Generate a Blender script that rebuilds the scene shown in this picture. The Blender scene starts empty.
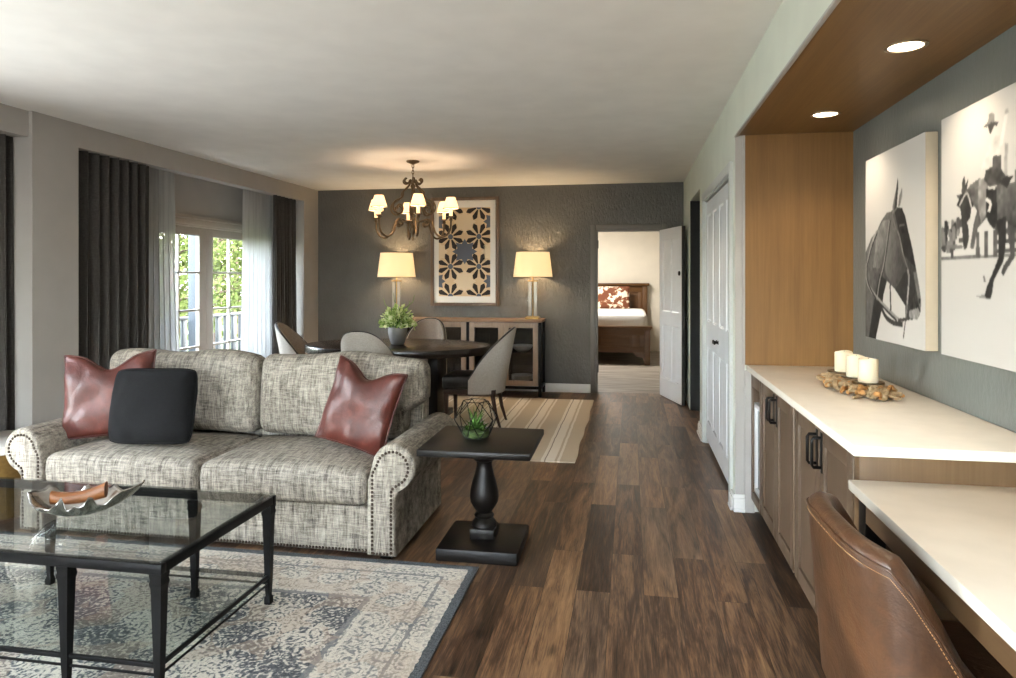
import bpy, bmesh, math, random
import numpy as np
from mathutils import Vector, Matrix, noise
random.seed(7)
SC = bpy.context.scene
COL = SC.collection
PI = math.pi
R = math.radians

# ------------------------------------------------------------------ objects
def tag(o, label=None, cat=None, group=None, kind=None):
    if label: o['label'] = label
    if cat: o['category'] = cat
    if group: o['group'] = group
    if kind: o['kind'] = kind
    return o

def thing(name, label, cat, loc=(0, 0, 0), rot=(0, 0, 0), group=None):
    o = bpy.data.objects.new(name, None)
    o.empty_display_size = 0.1
    COL.objects.link(o)
    o.location = loc
    o.rotation_euler = rot
    return tag(o, label, cat, group)

def obj(name, bm, m, parent=None, loc=None, rot=None, smooth=40, recalc=True):
    me = bpy.data.meshes.new(name)
    if recalc:
        bmesh.ops.recalc_face_normals(bm, faces=bm.faces[:])
    bm.to_mesh(me)
    bm.free()
    if smooth:
        me.polygons.foreach_set('use_smooth', [True] * len(me.polygons))
        if smooth < 180:
            me.set_sharp_from_angle(angle=R(smooth))
    if m: me.materials.append(m)
    o = bpy.data.objects.new(name, me)
    COL.objects.link(o)
    if parent: o.parent = parent
    if loc: o.location = loc
    if rot: o.rotation_euler = rot
    return o

def struct(name, bm, m, parent=None, smooth=40):
    o = obj(name, bm, m, parent, smooth=smooth)
    if parent is None: o['kind'] = 'structure'
    return o

def dup(root, loc=None, rot=None, label=None, group=None):
    def cp(o, par):
        c = o.copy()
        COL.objects.link(c)
        if par:
            c.parent = par
        for ch in list(o.children):
            cp(ch, c)
        return c
    r = cp(root, None)
    if loc is not None: r.location = loc
    if rot is not None: r.rotation_euler = rot
    if label: r['label'] = label
    if group: r['group'] = group
    return r

# ------------------------------------------------------------------ shapes
def BM(): return bmesh.new()

def box(bm, x0, x1, y0, y1, z0, z1, bev=0.0, seg=2):
    vs = [bm.verts.new(p) for p in ((x0, y0, z0), (x1, y0, z0), (x1, y1, z0), (x0, y1, z0),
                                    (x0, y0, z1), (x1, y0, z1), (x1, y1, z1), (x0, y1, z1))]
    fs = [bm.faces.new([vs[i] for i in q]) for q in
          ((3, 2, 1, 0), (4, 5, 6, 7), (0, 1, 5, 4), (1, 2, 6, 5), (2, 3, 7, 6), (3, 0, 4, 7))]
    if bev > 0:
        es = set()
        for f in fs: es.update(f.edges)
        bmesh.ops.bevel(bm, geom=list(es), offset=bev, segments=seg, affect='EDGES', profile=0.5)
    return bm

def cbox(bm, cx, cy, cz, sx, sy, sz, bev=0.0):
    return box(bm, cx - sx / 2, cx + sx / 2, cy - sy / 2, cy + sy / 2, cz - sz / 2, cz + sz / 2, bev)

def grid(bm, pts, closeu=False, closev=False, capu=False):
    """pts[i][j] -> quads"""
    V = [[bm.verts.new(p) for p in row] for row in pts]
    nu, nv = len(V), len(V[0])
    for i in range(nu if closeu else nu - 1):
        for j in range(nv if closev else nv - 1):
            a, b = V[i], V[(i + 1) % nu]
            bm.faces.new((a[j], b[j], b[(j + 1) % nv], a[(j + 1) % nv]))
    if capu:
        bm.faces.new(V[0][::-1])
        bm.faces.new(V[-1])
    return V

def lathe(bm, prof, n=32, c=(0, 0, 0), cap=True, sq=None):
    rows = []
    for r, z in prof:
        row = []
        for k in range(n):
            a = 2 * PI * k / n
            row.append((c[0] + r * math.cos(a), c[1] + r * math.sin(a), c[2] + z))
        rows.append(row)
    V = grid(bm, rows, closev=True)
    if cap:
        if prof[0][0] > 1e-5: bm.faces.new(V[0][::-1])
        if prof[-1][0] > 1e-5: bm.faces.new(V[-1])
    return bm

def tube(bm, pts, r, n=8, closed=False, cap=True, flat=None):
    pts = [Vector(p) for p in pts]
    m = len(pts)
    rs = r if isinstance(r, (list, tuple)) else [r] * m
    T = []
    for i in range(m):
        if closed: t = pts[(i + 1) % m] - pts[i - 1]
        else: t = pts[min(i + 1, m - 1)] - pts[max(i - 1, 0)]
        T.append(t.normalized() if t.length > 1e-9 else Vector((0, 0, 1)))
    up = Vector((0, 0, 1)) if abs(T[0].z) < 0.9 else Vector((1, 0, 0))
    nrm = (up - T[0] * up.dot(T[0])).normalized()
    rows = []
    for i in range(m):
        nrm = (nrm - T[i] * nrm.dot(T[i]))
        if nrm.length < 1e-6: nrm = T[i].orthogonal()
        nrm.normalize()
        b = T[i].cross(nrm)
        row = []
        for k in range(n):
            a = 2 * PI * k / n
            row.append(pts[i] + (nrm * math.cos(a) + b * math.sin(a)) * rs[i])
        rows.append(row)
    V = grid(bm, rows, closeu=closed, closev=True)
    if cap and not closed:
        bm.faces.new(V[0][::-1]); bm.faces.new(V[-1])
    return bm

def prism(bm, poly, f0, f1):
    """poly of 2d points; f0/f1 map (u,v)->3d for the two ends"""
    a = [bm.verts.new(f0(*p)) for p in poly]
    b = [bm.verts.new(f1(*p)) for p in poly]
    n = len(poly)
    bm.faces.new(a[::-1]); bm.faces.new(b)
    for i in range(n):
        bm.faces.new((a[i], a[(i + 1) % n], b[(i + 1) % n], b[i]))
    return bm

def rbox(bm, hx, hy, hz, r, n=(12, 10, 5), warp=None, c=(0, 0, 0)):
    """rounded soft box made of a dense grid; warp(p)->p"""
    nx, ny, nz = n
    seen = {}
    def vert(p):
        k = tuple(round(q, 5) for q in p)
        if k not in seen:
            v = Vector(p)
            i = Vector((max(-(hx - r), min(hx - r, v.x)), max(-(hy - r), min(hy - r, v.y)), max(-(hz - r), min(hz - r, v.z))))
            d = v - i
            if d.length > 1e-9:
                q = i + d.normalized() * r
            else: q = v
            if warp: q = Vector(warp(q))
            seen[k] = bm.verts.new(q + Vector(c))
        return seen[k]
    def lin(h, k, m):
        # denser near the edge
        t = -1 + 2 * k / m
        return h * math.sin(t * PI / 2) * 0.5 + h * t * 0.5
    def face(fn, a, b):
        for i in range(a):
            for j in range(b):
                q = [vert(fn(i, j)), vert(fn(i + 1, j)), vert(fn(i + 1, j + 1)), vert(fn(i, j + 1))]
                if len(set(q)) == 4:
                    try: bm.faces.new(q)
                    except ValueError: pass
    for s in (-1, 1):
        face(lambda i, j: (lin(hx, i, nx), lin(hy, j, ny), s * hz), nx, ny)
        face(lambda i, j: (lin(hx, i, nx), s * hy, lin(hz, j, nz)), nx, nz)
        face(lambda i, j: (s * hx, lin(hy, i, ny), lin(hz, j, nz)), ny, nz)
    return bm

def arc(c, r, a0, a1, n):
    return [(c[0] + r * math.cos(R(a0 + (a1 - a0) * k / n)), c[1] + r * math.sin(R(a0 + (a1 - a0) * k / n))) for k in range(n + 1)]

def spline(pts, n=8):
    """Catmull-Rom through points"""
    P = [Vector(p) for p in pts]
    out = []
    for i in range(len(P) - 1):
        p0 = P[max(i - 1, 0)]; p1 = P[i]; p2 = P[i + 1]; p3 = P[min(i + 2, len(P) - 1)]
        for k in range(n):
            t = k / n
            out.append(0.5 * ((2 * p1) + (p2 - p0) * t + (2 * p0 - 5 * p1 + 4 * p2 - p3) * t * t + (3 * p1 - p0 - 3 * p2 + p3) * t ** 3))
    out.append(P[-1])
    return out

# ------------------------------------------------------------------ materials
def hx(h):
    h = h.lstrip('#')
    out = []
    for i in (0, 2, 4):
        c = int(h[i:i + 2], 16) / 255
        out.append(c / 12.92 if c <= 0.04045 else ((c + 0.055) / 1.055) ** 2.4)
    return tuple(out) + (1.0,)

class NT:
    """little node helper"""
    def __init__(self, name):
        self.m = bpy.data.materials.new(name)
        self.m.use_nodes = True
        self.t = self.m.node_tree
        self.t.nodes.clear()
        self.out = self.t.nodes.new('ShaderNodeOutputMaterial')
        self._tc = None
    def n(self, typ, **kw):
        nd = self.t.nodes.new(typ)
        for k, v in kw.items():
            setattr(nd, k, v)
        return nd
    def link(self, a, b): self.t.links.new(a, b)
    def set(self, sock, v):
        if hasattr(v, 'links') or isinstance(v, bpy.types.NodeSocket): self.link(v, sock)
        else: sock.default_value = v
    def co(self, kind='Object'):
        if not self._tc: self._tc = self.n('ShaderNodeTexCoord')
        return self._tc.outputs[kind]
    def mapping(self, vec, scale=(1, 1, 1), rot=(0, 0, 0), loc=(0, 0, 0)):
        m = self.n('ShaderNodeMapping')
        self.link(vec, m.inputs['Vector'])
        m.inputs['Scale'].default_value = scale
        m.inputs['Rotation'].default_value = rot
        self.set(m.inputs['Location'], loc)
        return m.outputs[0]
    def noise(self, vec, scale=5, detail=3, rough=0.5, dist=0.0):
        t = self.n('ShaderNodeTexNoise')
        self.link(vec, t.inputs['Vector'])
        t.inputs['Scale'].default_value = scale
        t.inputs['Detail'].default_value = detail
        t.inputs['Roughness'].default_value = rough
        t.inputs['Distortion'].default_value = dist
        return t.outputs['Fac']
    def voro(self, vec, scale=5, feature='F1', rand=1.0, out='Distance'):
        t = self.n('ShaderNodeTexVoronoi', feature=feature)
        self.link(vec, t.inputs['Vector'])
        t.inputs['Scale'].default_value = scale
        t.inputs['Randomness'].default_value = rand
        return t.outputs[out]
    def math(self, op, a, b=0.0, c=None, clamp=False):
        m = self.n('ShaderNodeMath', operation=op, use_clamp=clamp)
        self.set(m.inputs[0], a); self.set(m.inputs[1], b)
        if c is not None: self.set(m.inputs[2], c)
        return m.outputs[0]
    def ramp(self, fac, stops, interp='LINEAR'):
        r = self.n('ShaderNodeValToRGB')
        r.color_ramp.interpolation = interp
        els = r.color_ramp.elements
        while len(els) > 1: els.remove(els[-1])
        els[0].position = stops[0][0]; els[0].color = stops[0][1]
        for p, c in stops[1:]:
            e = els.new(p); e.color = c
        self.set(r.inputs[0], fac)
        return r.outputs[0]
    def mix(self, fac, a, b, blend='MIX'):
        m = self.n('ShaderNodeMix', data_type='RGBA', blend_type=blend)
        self.set(m.inputs[0], fac); self.set(m.inputs[6], a); self.set(m.inputs[7], b)
        return m.outputs[2]
    def sep(self, vec):
        s = self.n('ShaderNodeSeparateXYZ'); self.link(vec, s.inputs[0]); return s.outputs
    def comb(self, x, y, z):
        s = self.n('ShaderNodeCombineXYZ')
        self.set(s.inputs[0], x); self.set(s.inputs[1], y); self.set(s.inputs[2], z)
        return s.outputs[0]
    def bump(self, h, strength=0.3, dist=0.01):
        b = self.n('ShaderNodeBump')
        self.link(h, b.inputs['Height'])
        b.inputs['Strength'].default_value = strength
        b.inputs['Distance'].default_value = dist
        return b.outputs[0]
    def bsdf(self, color, rough=0.5, metal=0.0, bump=None, spec=0.5, **kw):
        b = self.n('ShaderNodeBsdfPrincipled')
        self.set(b.inputs['Base Color'], color)
        self.set(b.inputs['Roughness'], rough)
        b.inputs['Metallic'].default_value = metal
        b.inputs['Specular IOR Level'].default_value = spec
        if bump is not None: self.link(bump, b.inputs['Normal'])
        for k, v in kw.items():
            self.set(b.inputs[k.replace('_', ' ')], v)
        self.link(b.outputs[0], self.out.inputs[0])
        return self.m

def paint(name, c, rough=0.6, bumpy=0.05, scale=60, spec=0.4, metal=0.0):
    n = NT(name)
    f = n.noise(n.co(), scale, 4)
    g = n.noise(n.co(), scale * 0.05, 2)
    c = hx(c) if isinstance(c, str) else c
    lo = tuple(v * 0.94 for v in c[:3]) + (1,)
    col = n.ramp(g, [(0.3, lo), (0.7, c)])
    return n.bsdf(col, rough, metal, n.bump(f, bumpy, 0.004), spec)

def wood(name, c0, c1, axis='Z', rough=0.4, scale=1.0, spec=0.4, contrast=1.0, cath=0.6):
    """grain runs along axis"""
    n = NT(name)
    s = {'X': (0.06, 1, 1), 'Y': (1, 0.06, 1), 'Z': (1, 1, 0.06)}[axis]
    v = n.mapping(n.co(), tuple(k * scale for k in s))
    big = n.noise(v, 7, 3, 0.55, 1.2)
    fine = n.noise(n.mapping(n.co(), tuple(k * scale * (0.5 if k < 0.5 else 1) for k in s)), 130, 3, 0.7)
    wv = n.n('ShaderNodeTexWave', wave_type='BANDS', bands_direction={'X': 'Y', 'Y': 'X', 'Z': 'X'}[axis])
    n.link(v, wv.inputs['Vector'])
    wv.inputs['Scale'].default_value = 9; wv.inputs['Distortion'].default_value = 9
    wv.inputs['Detail'].default_value = 2; wv.inputs['Detail Scale'].default_value = 0.7
    f = n.math('ADD', n.math('MULTIPLY', big, cath + 0.08), n.math('MULTIPLY', wv.outputs['Fac'], 0.05))
    f = n.math('ADD', f, n.math('MULTIPLY', fine, 0.45))
    col = n.ramp(f, [(0.5 - 0.28 * contrast, hx(c0)), (0.5 + 0.28 * contrast, hx(c1))])
    return n.bsdf(col, rough, 0, n.bump(fine, 0.12, 0.002), spec)

def metal(name, c, rough=0.35, m=1.0):
    n = NT(name)
    f = n.noise(n.co(), 45, 3)
    col = n.ramp(f, [(0.3, tuple(v * 0.75 for v in hx(c)[:3]) + (1,)), (0.7, hx(c))])
    return n.bsdf(col, rough, m, n.bump(f, 0.06, 0.002), 0.5 if m > 0.5 else 0.16)

def glow(name, c, e, s):
    n = NT(name)
    return n.bsdf(hx(c), 0.6, 0, None, 0.3, Emission_Color=hx(e), Emission_Strength=s)

def glassy(name, tint=(1, 1, 1, 1), refl=1.0, rough=0.0, mixmin=0.03, edge=0.75):
    """thin sheet glass: passes light straight through, mirrors at grazing angles"""
    n = NT(name)
    tr = n.n('ShaderNodeBsdfTransparent'); tr.inputs[0].default_value = tint
    gl = n.n('ShaderNodeBsdfGlossy'); gl.inputs['Roughness'].default_value = rough
    lw = n.n('ShaderNodeLayerWeight'); lw.inputs[0].default_value = 0.5
    f5 = n.math('POWER', lw.outputs['Facing'], 4.0)
    fr = n.math('ADD', 0.035, n.math('MULTIPLY', f5, 0.75))
    mx = n.n('ShaderNodeMixShader')
    n.link(n.math('MULTIPLY', fr, refl, clamp=True), mx.inputs[0])
    n.link(tr.outputs[0], mx.inputs[1]); n.link(gl.outputs[0], mx.inputs[2])
    n.link(mx.outputs[0], n.out.inputs[0])
    return n.m
# ------------------------------------------------------------------ the materials of the place
M = {}
M['ceiling'] = paint('ceiling_paint', '#efede8', 0.8, 0.04, 90)
M['wall_white'] = paint('pale_wall_paint', '#d3d8cc', 0.6, 0.05, 90)
M['wall_greige'] = paint('greige_wall_paint', '#aeaaa5', 0.7, 0.05, 90)
M['trim_white'] = paint('white_trim_paint', '#dddcd8', 0.4, 0.02, 40)
M['door_paint'] = paint('grey_white_door_paint', '#dcdfe3', 0.33, 0.02, 40)
M['door_dark'] = paint('dark_grey_door_edge_paint', '#2e2c2b', 0.45, 0.02, 40)
M['door_shaded'] = paint('shaded_door_paint', '#b7afa4', 0.45, 0.02, 40)  # frame paint greyed to put its backlit shade into the colour
M['trim_grey'] = paint('grey_door_casing_paint', '#6f6b66', 0.45, 0.02, 40)
M['bedroom_wall'] = paint('cream_bedroom_paint', '#e0d8c8', 0.8, 0.05, 90)
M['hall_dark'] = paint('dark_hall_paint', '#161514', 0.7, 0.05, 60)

def mat_backwall(name, c0, c1, rough, bs):
    n = NT(name)
    v = n.mapping(n.co(), (1, 1, 0.45))
    a = n.noise(v, 62, 4, 0.6, 1.2)
    b = n.voro(v, 48, 'SMOOTH_F1')
    h = n.math('ADD', n.math('MULTIPLY', a, 0.7), n.math('MULTIPLY', b, 0.5))
    col = n.ramp(n.noise(n.co(), 3, 2), [(0.3, hx(c0)), (0.7, hx(c1))])
    return n.bsdf(col, rough, 0, n.bump(h, bs, 0.02), 0.5)
M['wall_dark'] = mat_backwall('textured_charcoal_wallcovering', '#56544f', '#5f5d58', 0.38, 0.65)
M['alcove_wall'] = mat_backwall('slate_blue_wallcovering', '#6c716f', '#787d7b', 0.32, 0.12)

def mat_floor():
    n = NT('dark_plank_floor')
    co = n.co()
    s = n.sep(co)
    br = n.n('ShaderNodeTexBrick')
    br.offset = 0.37; br.offset_frequency = 2; br.squash = 1.0
    n.link(n.comb(n.math('ADD', s[1], 40.3), n.math('ADD', s[0], 40.07), 0.0), br.inputs['Vector'])
    br.inputs['Color1'].default_value = (0, 0, 0, 1)
    br.inputs['Color2'].default_value = (1, 1, 1, 1)
    br.inputs['Mortar'].default_value = (0.5, 0.5, 0.5, 1)
    br.inputs['Scale'].default_value = 1.0
    br.inputs['Mortar Size'].default_value = 0.0012
    br.inputs['Mortar Smooth'].default_value = 0.1
    br.inputs['Bias'].default_value = 0.0
    br.inputs['Brick Width'].default_value = 1.22
    br.inputs['Row Height'].default_value = 0.152
    rnd = br.outputs['Color']
    off = n.n('ShaderNodeVectorMath', operation='MULTIPLY_ADD')
    n.link(rnd, off.inputs[0]); off.inputs[1].default_value = (13.0, 7.0, 5.0); n.link(co, off.inputs[2])
    v = off.outputs[0]
    big = n.noise(n.mapping(v, (1.0, 0.10, 1)), 14, 4, 0.62, 1.4)
    mid = n.noise(n.mapping(v, (1.0, 0.05, 1)), 95, 5, 0.72, 0.7)
    fine = n.noise(n.mapping(v, (1.0, 0.035, 1)), 210, 3, 0.7)
    knot = n.voro(n.mapping(v, (1.0, 0.42, 1)), 4.2)
    kf = n.ramp(n.math('ADD', knot, n.math('MULTIPLY', mid, 0.10)), [(0.07, (0, 0, 0, 1)), (0.17, (1, 1, 1, 1))])
    f = n.math('ADD', n.math('MULTIPLY', big, 0.58), n.math('MULTIPLY', mid, 0.40))
    f = n.math('ADD', f, n.math('MULTIPLY', n.math('SUBTRACT', fine, 0.5), 0.34))
    f = n.math('ADD', f, n.math('MULTIPLY', n.math('SUBTRACT', rnd, 0.5), 0.24))
    warm = n.ramp(f, [(0.30, hx('#221811')), (0.43, hx('#4a3526')), (0.53, hx('#6e523b')), (0.70, hx('#967655'))])
    cool = n.ramp(f, [(0.30, hx('#231c18')), (0.45, hx('#44372d')), (0.56, hx('#655344')), (0.72, hx('#877059'))])
    sel = n.noise(n.mapping(v, (0.6, 0.1, 1)), 2.2, 1)
    col = n.mix(n.ramp(sel, [(0.46, (0, 0, 0, 1)), (0.66, (1, 1, 1, 1))]), warm, cool)
    col = n.mix(n.math('MULTIPLY', n.math('SUBTRACT', 1.0, kf), 0.65), col, hx('#1d130e'))
    col = n.mix(n.math('MULTIPLY', br.outputs['Fac'], 0.7), col, hx('#17100c'))
    h = n.math('SUBTRACT', n.math('MULTIPLY', mid, 0.35), n.math('MULTIPLY', br.outputs['Fac'], 1.0))
    rg = n.ramp(mid, [(0.3, (0.36, 0.36, 0.36, 1)), (0.7, (0.5, 0.5, 0.5, 1))])
    return n.bsdf(col, rg, 0, n.bump(h, 0.22, 0.004), 0.45)
M['floor'] = mat_floor()

def mat_bedfloor():
    n = NT('grey_streaked_bedroom_floor')
    v = n.mapping(n.co(), (0.12, 1, 1))
    f = n.noise(v, 14, 4, 0.6, 0.4)
    return n.bsdf(n.ramp(f, [(0.3, hx('#5f574f')), (0.55, hx('#948a7d')), (0.75, hx('#b3a898'))]), 0.6)
M['bedroom_floor'] = mat_bedfloor()

def mat_tweed():
    n = NT('grey_beige_tweed')
    co = n.co()
    a = n.noise(n.mapping(co, (1, 0.09, 0.09)), 185, 2, 0.55)
    b = n.noise(n.mapping(co, (0.09, 1, 1)), 185, 2, 0.55)
    a2 = n.noise(n.mapping(co, (1, 0.16, 0.16)), 46, 2, 0.6)
    b2 = n.noise(n.mapping(co, (0.16, 1, 1)), 52, 2, 0.6)
    c = n.noise(co, 320, 2, 0.6)
    f = n.math('ADD', n.math('MULTIPLY', a, 0.30), n.math('MULTIPLY', b, 0.26))
    f = n.math('ADD', f, n.math('MULTIPLY', a2, 0.26))
    f = n.math('ADD', f, n.math('MULTIPLY', b2, 0.18))
    f = n.math('ADD', f, n.math('MULTIPLY', n.math('SUBTRACT', c, 0.5), 0.25))
    col = n.ramp(f, [(0.34, hx('#383430')), (0.44, hx('#6e6860')), (0.53, hx('#958e83')), (0.66, hx('#bcb3a4'))])
    return n.bsdf(col, 0.9, 0, n.bump(f, 0.5, 0.006), 0.15)
M['tweed'] = mat_tweed()

def mat_leather(name, c0, c1, c2, rough=0.38, scale=1.0):
    n = NT(name)
    co = n.co()
    g = n.noise(co, 5 * scale, 4, 0.6, 0.5)
    v = n.voro(co, 190 * scale)
    w = n.noise(co, 28 * scale, 4, 0.65, 1.0)
    f = n.math('ADD', n.math('MULTIPLY', g, 0.75), n.math('MULTIPLY', w, 0.25))
    col = n.ramp(f, [(0.3, hx(c0)), (0.5, hx(c1)), (0.68, hx(c2))])
    h = n.math('ADD', n.math('MULTIPLY', v, 0.35), n.math('MULTIPLY', w, 0.8))
    h = n.math('ADD', h, n.math('MULTIPLY', n.noise(co, 11 * scale, 2, 0.5, 1.5), 2.2))
    return n.bsdf(col, rough, 0, n.bump(h, 0.22, 0.006), 0.5)
M['rust_leather'] = mat_leather('rust_red_leather', '#35150f', '#4b1f17', '#622c22', 0.42)
M['tan_leather'] = mat_leather('worn_brown_leather', '#312014', '#48301f', '#64432b', 0.36, 0.9)
M['black_leather'] = mat_leather('black_leather', '#191717', '#222020', '#2e2b2a', 0.35)

def mat_cloth(name, c0, c1, sc=260, rough=0.9):
    n = NT(name)
    a = n.noise(n.mapping(n.co(), (1, 1, 0.2)), sc, 2)
    b = n.noise(n.mapping(n.co(), (0.2, 0.2, 1)), sc, 2)
    f = n.math('ADD', n.math('MULTIPLY', a, 0.5), n.math('MULTIPLY', b, 0.5))
    return n.bsdf(n.ramp(f, [(0.35, hx(c0)), (0.65, hx(c1))]), rough, 0, n.bump(f, 0.2, 0.003), 0.2)
M['linen_shaded'] = mat_cloth('shaded_inner_linen', '#7d7369', '#94897d')  # taupe linen darkened, the shade inside the backs put into the colour
M['charcoal_cloth'] = mat_cloth('charcoal_cushion_cloth', '#08080a', '#0f0f11')
M['linen'] = mat_cloth('taupe_linen', '#a29c93', '#b9b2a8')
M['curtain'] = mat_cloth('dark_grey_curtain_cloth', '#3d3a38', '#4d4a47', 180)
M['bedding'] = mat_cloth('white_bedding', '#d9d5cc', '#eae7df')

def mat_sheer():
    n = NT('white_sheer_voile')
    d = n.n('ShaderNodeBsdfDiffuse'); d.inputs[0].default_value = (0.72, 0.72, 0.70, 1)
    t = n.n('ShaderNodeBsdfTranslucent'); t.inputs[0].default_value = (0.44, 0.445, 0.44, 1)
    p = n.n('ShaderNodeBsdfTransparent')
    a = n.n('ShaderNodeMixShader'); a.inputs[0].default_value = 0.62
    n.link(d.outputs[0], a.inputs[1]); n.link(t.outputs[0], a.inputs[2])
    b = n.n('ShaderNodeMixShader')
    w = n.noise(n.mapping(n.co(), (1, 1, 0.04)), 40, 2)
    n.link(n.ramp(w, [(0.3, (0.70, 0.70, 0.70, 1)), (0.7, (0.9, 0.9, 0.9, 1))]), b.inputs[0])
    n.link(p.outputs[0], b.inputs[1]); n.link(a.outputs[0], b.inputs[2])
    n.link(b.outputs[0], n.out.inputs[0])
    return n.m
M['sheer'] = mat_sheer()

M['black_metal'] = metal('blackened_iron', '#121213', 0.45, 0.25)
M['nail'] = metal('antique_nailhead_bronze', '#4a4038', 0.35, 0.9)
M['bronze'] = metal('aged_bronze', '#6b5a44', 0.40, 0.7)
M['brass'] = metal('aged_brass', '#a98a55', 0.35, 1.0)
M['pewter'] = metal('polished_pewter', '#b9b6b2', 0.22, 1.0)
M['chrome'] = metal('satin_nickel', '#bdbbb7', 0.25, 1.0)
M['espresso'] = wood('espresso_wood', '#080706', '#120e0c', 'X', 0.42, spec=0.25)
M['table_top_wood'] = wood('dark_walnut_table', '#130e0c', '#241b17', 'X', 0.26, spec=0.45)
M['dark_leg'] = wood('dark_stained_leg_wood', '#241712', '#402b20', 'Z', 0.4)
M['walnut_panel'] = wood('walnut_panel', '#6b4b2b', '#89663c', 'Z', 0.42, 1.2, cath=0.55)
M['walnut_soffit'] = wood('walnut_soffit', '#5c3f21', '#806038', 'Y', 0.42, 0.8)
M['walnut_apron'] = wood('walnut_apron', '#4a3622', '#644c33', 'Y', 0.42)
M['walnut_end'] = wood('walnut_cabinet_end', '#57422c', '#725a40', 'Z', 0.42)
M['cabinet'] = wood('taupe_cabinet_wood', '#4b3a2d', '#62503f', 'Z', 0.45, 0.7, contrast=1.3)
M['cabinet_dark'] = paint('cabinet_inside', '#1f1a17', 0.7)
M['side_wood'] = wood('greyed_oak', '#7a685a', '#a08d7c', 'Z', 0.5)
M['side_top'] = wood('warm_oak_top', '#735a44', '#967860', 'X', 0.45)
M['side_in'] = paint('sideboard_inside', '#4a4039', 0.7)
M['bed_wood'] = wood('chestnut_bed_wood', '#442a14', '#664522', 'X', 0.45)
M['frame_wood'] = wood('brown_frame_wood', '#4b3c32', '#6e5a4b', 'Z', 0.4)
M['quartz'] = paint('cream_quartz', '#efe8db', 0.22, 0.01, 200, 0.5)
M['white'] = paint('white_enamel', '#e4e4e0', 0.35, 0.01)
M['appliance'] = paint('white_appliance_trim', '#d2d4d6', 0.3, 0.01)
M['ceramic'] = paint('white_ceramic', '#d8d6d0', 0.25, 0.01)
M['pot'] = paint('matt_grey_stoneware', '#777574', 0.55, 0.25, 50)
M['wax'] = None
def mat_wax():
    n = NT('ivory_wax')
    return n.bsdf(hx('#e3d5ba'), 0.5, 0, None, 0.3, Subsurface_Weight=0.25, Subsurface_Scale=0.02, Subsurface_Radius=(1, 0.7, 0.4))
M['wax'] = mat_wax()
M['driftwood'] = wood('driftwood', '#5c4b38', '#a8916f', 'Z', 0.75, 3.0)
M['driftwood_warm'] = wood('golden_driftwood', '#6f4c27', '#b5854e', 'Z', 0.7, 3.0)
M['horn'] = wood('amber_wood_block', '#4d2912', '#8f5a30', 'X', 0.45, 2.0)
M['crystal'] = None
def mat_crystal():
    n = NT('clear_crystal')
    g = n.n('ShaderNodeBsdfPrincipled'); g.inputs['Base Color'].default_value = (0.75, 0.74, 0.70, 1); g.inputs['Roughness'].default_value = 0.08
    tr = n.n('ShaderNodeBsdfTransparent'); tr.inputs[0].default_value = (0.93, 0.94, 0.92, 1)
    mx = n.n('ShaderNodeMixShader'); mx.inputs[0].default_value = 0.62
    n.link(g.outputs[0], mx.inputs[1]); n.link(tr.outputs[0], mx.inputs[2])
    n.link(mx.outputs[0], n.out.inputs[0])
    return n.m
M['crystal'] = mat_crystal()
M['pane'] = glassy('window_glass', (0.96, 0.97, 0.97, 1), 0.8)
M['table_glass'] = glassy('green_tinted_table_glass', (0.91, 0.94, 0.93, 1), 1.4)
M['cab_glass'] = glassy('cabinet_glass', (0.9, 0.9, 0.9, 1), 1.2)
M['glass_edge'] = glassy('glass_edge', (0.45, 0.6, 0.55, 1), 1.0)
M['terr_glass'] = glassy('terrarium_glass', (0.93, 0.95, 0.94, 1), 0.45)

def mat_shade(name, c, e, s, tr=0.45):
    n = NT(name)
    d = n.n('ShaderNodeBsdfDiffuse'); d.inputs[0].default_value = hx(c)
    t = n.n('ShaderNodeBsdfTranslucent'); t.inputs[0].default_value = hx(c)
    a = n.n('ShaderNodeMixShader'); a.inputs[0].default_value = tr
    n.link(d.outputs[0], a.inputs[1]); n.link(t.outputs[0], a.inputs[2])
    em = n.n('ShaderNodeEmission'); em.inputs[0].default_value = hx(e); em.inputs[1].default_value = s
    ad = n.n('ShaderNodeAddShader')
    n.link(a.outputs[0], ad.inputs[0]); n.link(em.outputs[0], ad.inputs[1])
    n.link(ad.outputs[0], n.out.inputs[0])
    return n.m
M['drum_shade'] = mat_shade('linen_drum_shade', '#ddd0b6', '#f7d9a8', 0.36, 0.35)
M['chand_shade'] = mat_shade('ivory_candle_shade', '#efe0c8', '#ffd9a6', 0.5, 0.35)
M['sleeve'] = mat_shade('candle_sleeve', '#efe0c8', '#ffd39a', 0.55, 0.2)
M['lamp_disc'] = glow('recessed_lamp_lens', '#ffffff', '#ffe9c8', 6.0)

def mat_leaf(name, c0, c1, c2, sc=6):
    n = NT(name)
    gi = n.n('ShaderNodeNewGeometry')
    f = n.math('ADD', n.math('MULTIPLY', n.noise(n.co(), sc, 3), 0.6), n.math('MULTIPLY', gi.outputs['Random Per Island'], 0.4))
    col = n.ramp(f, [(0.3, hx(c0)), (0.5, hx(c1)), (0.7, hx(c2))])
    d = n.n('ShaderNodeBsdfDiffuse'); n.link(col, d.inputs[0])
    t = n.n('ShaderNodeBsdfTranslucent'); n.link(col, t.inputs[0])
    a = n.n('ShaderNodeMixShader'); a.inputs[0].default_value = 0.35
    n.link(d.outputs[0], a.inputs[1]); n.link(t.outputs[0], a.inputs[2])
    n.link(a.outputs[0], n.out.inputs[0])
    return n.m
M['tree_leaf'] = mat_leaf('tree_leaves', '#262e12', '#46502a', '#646c42', 1.2)
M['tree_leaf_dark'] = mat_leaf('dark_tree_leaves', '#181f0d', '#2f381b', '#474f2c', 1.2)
M['plant_leaf'] = mat_leaf('pale_green_leaves', '#62803c', '#b3c680', '#e6e8bf', 30)
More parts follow.
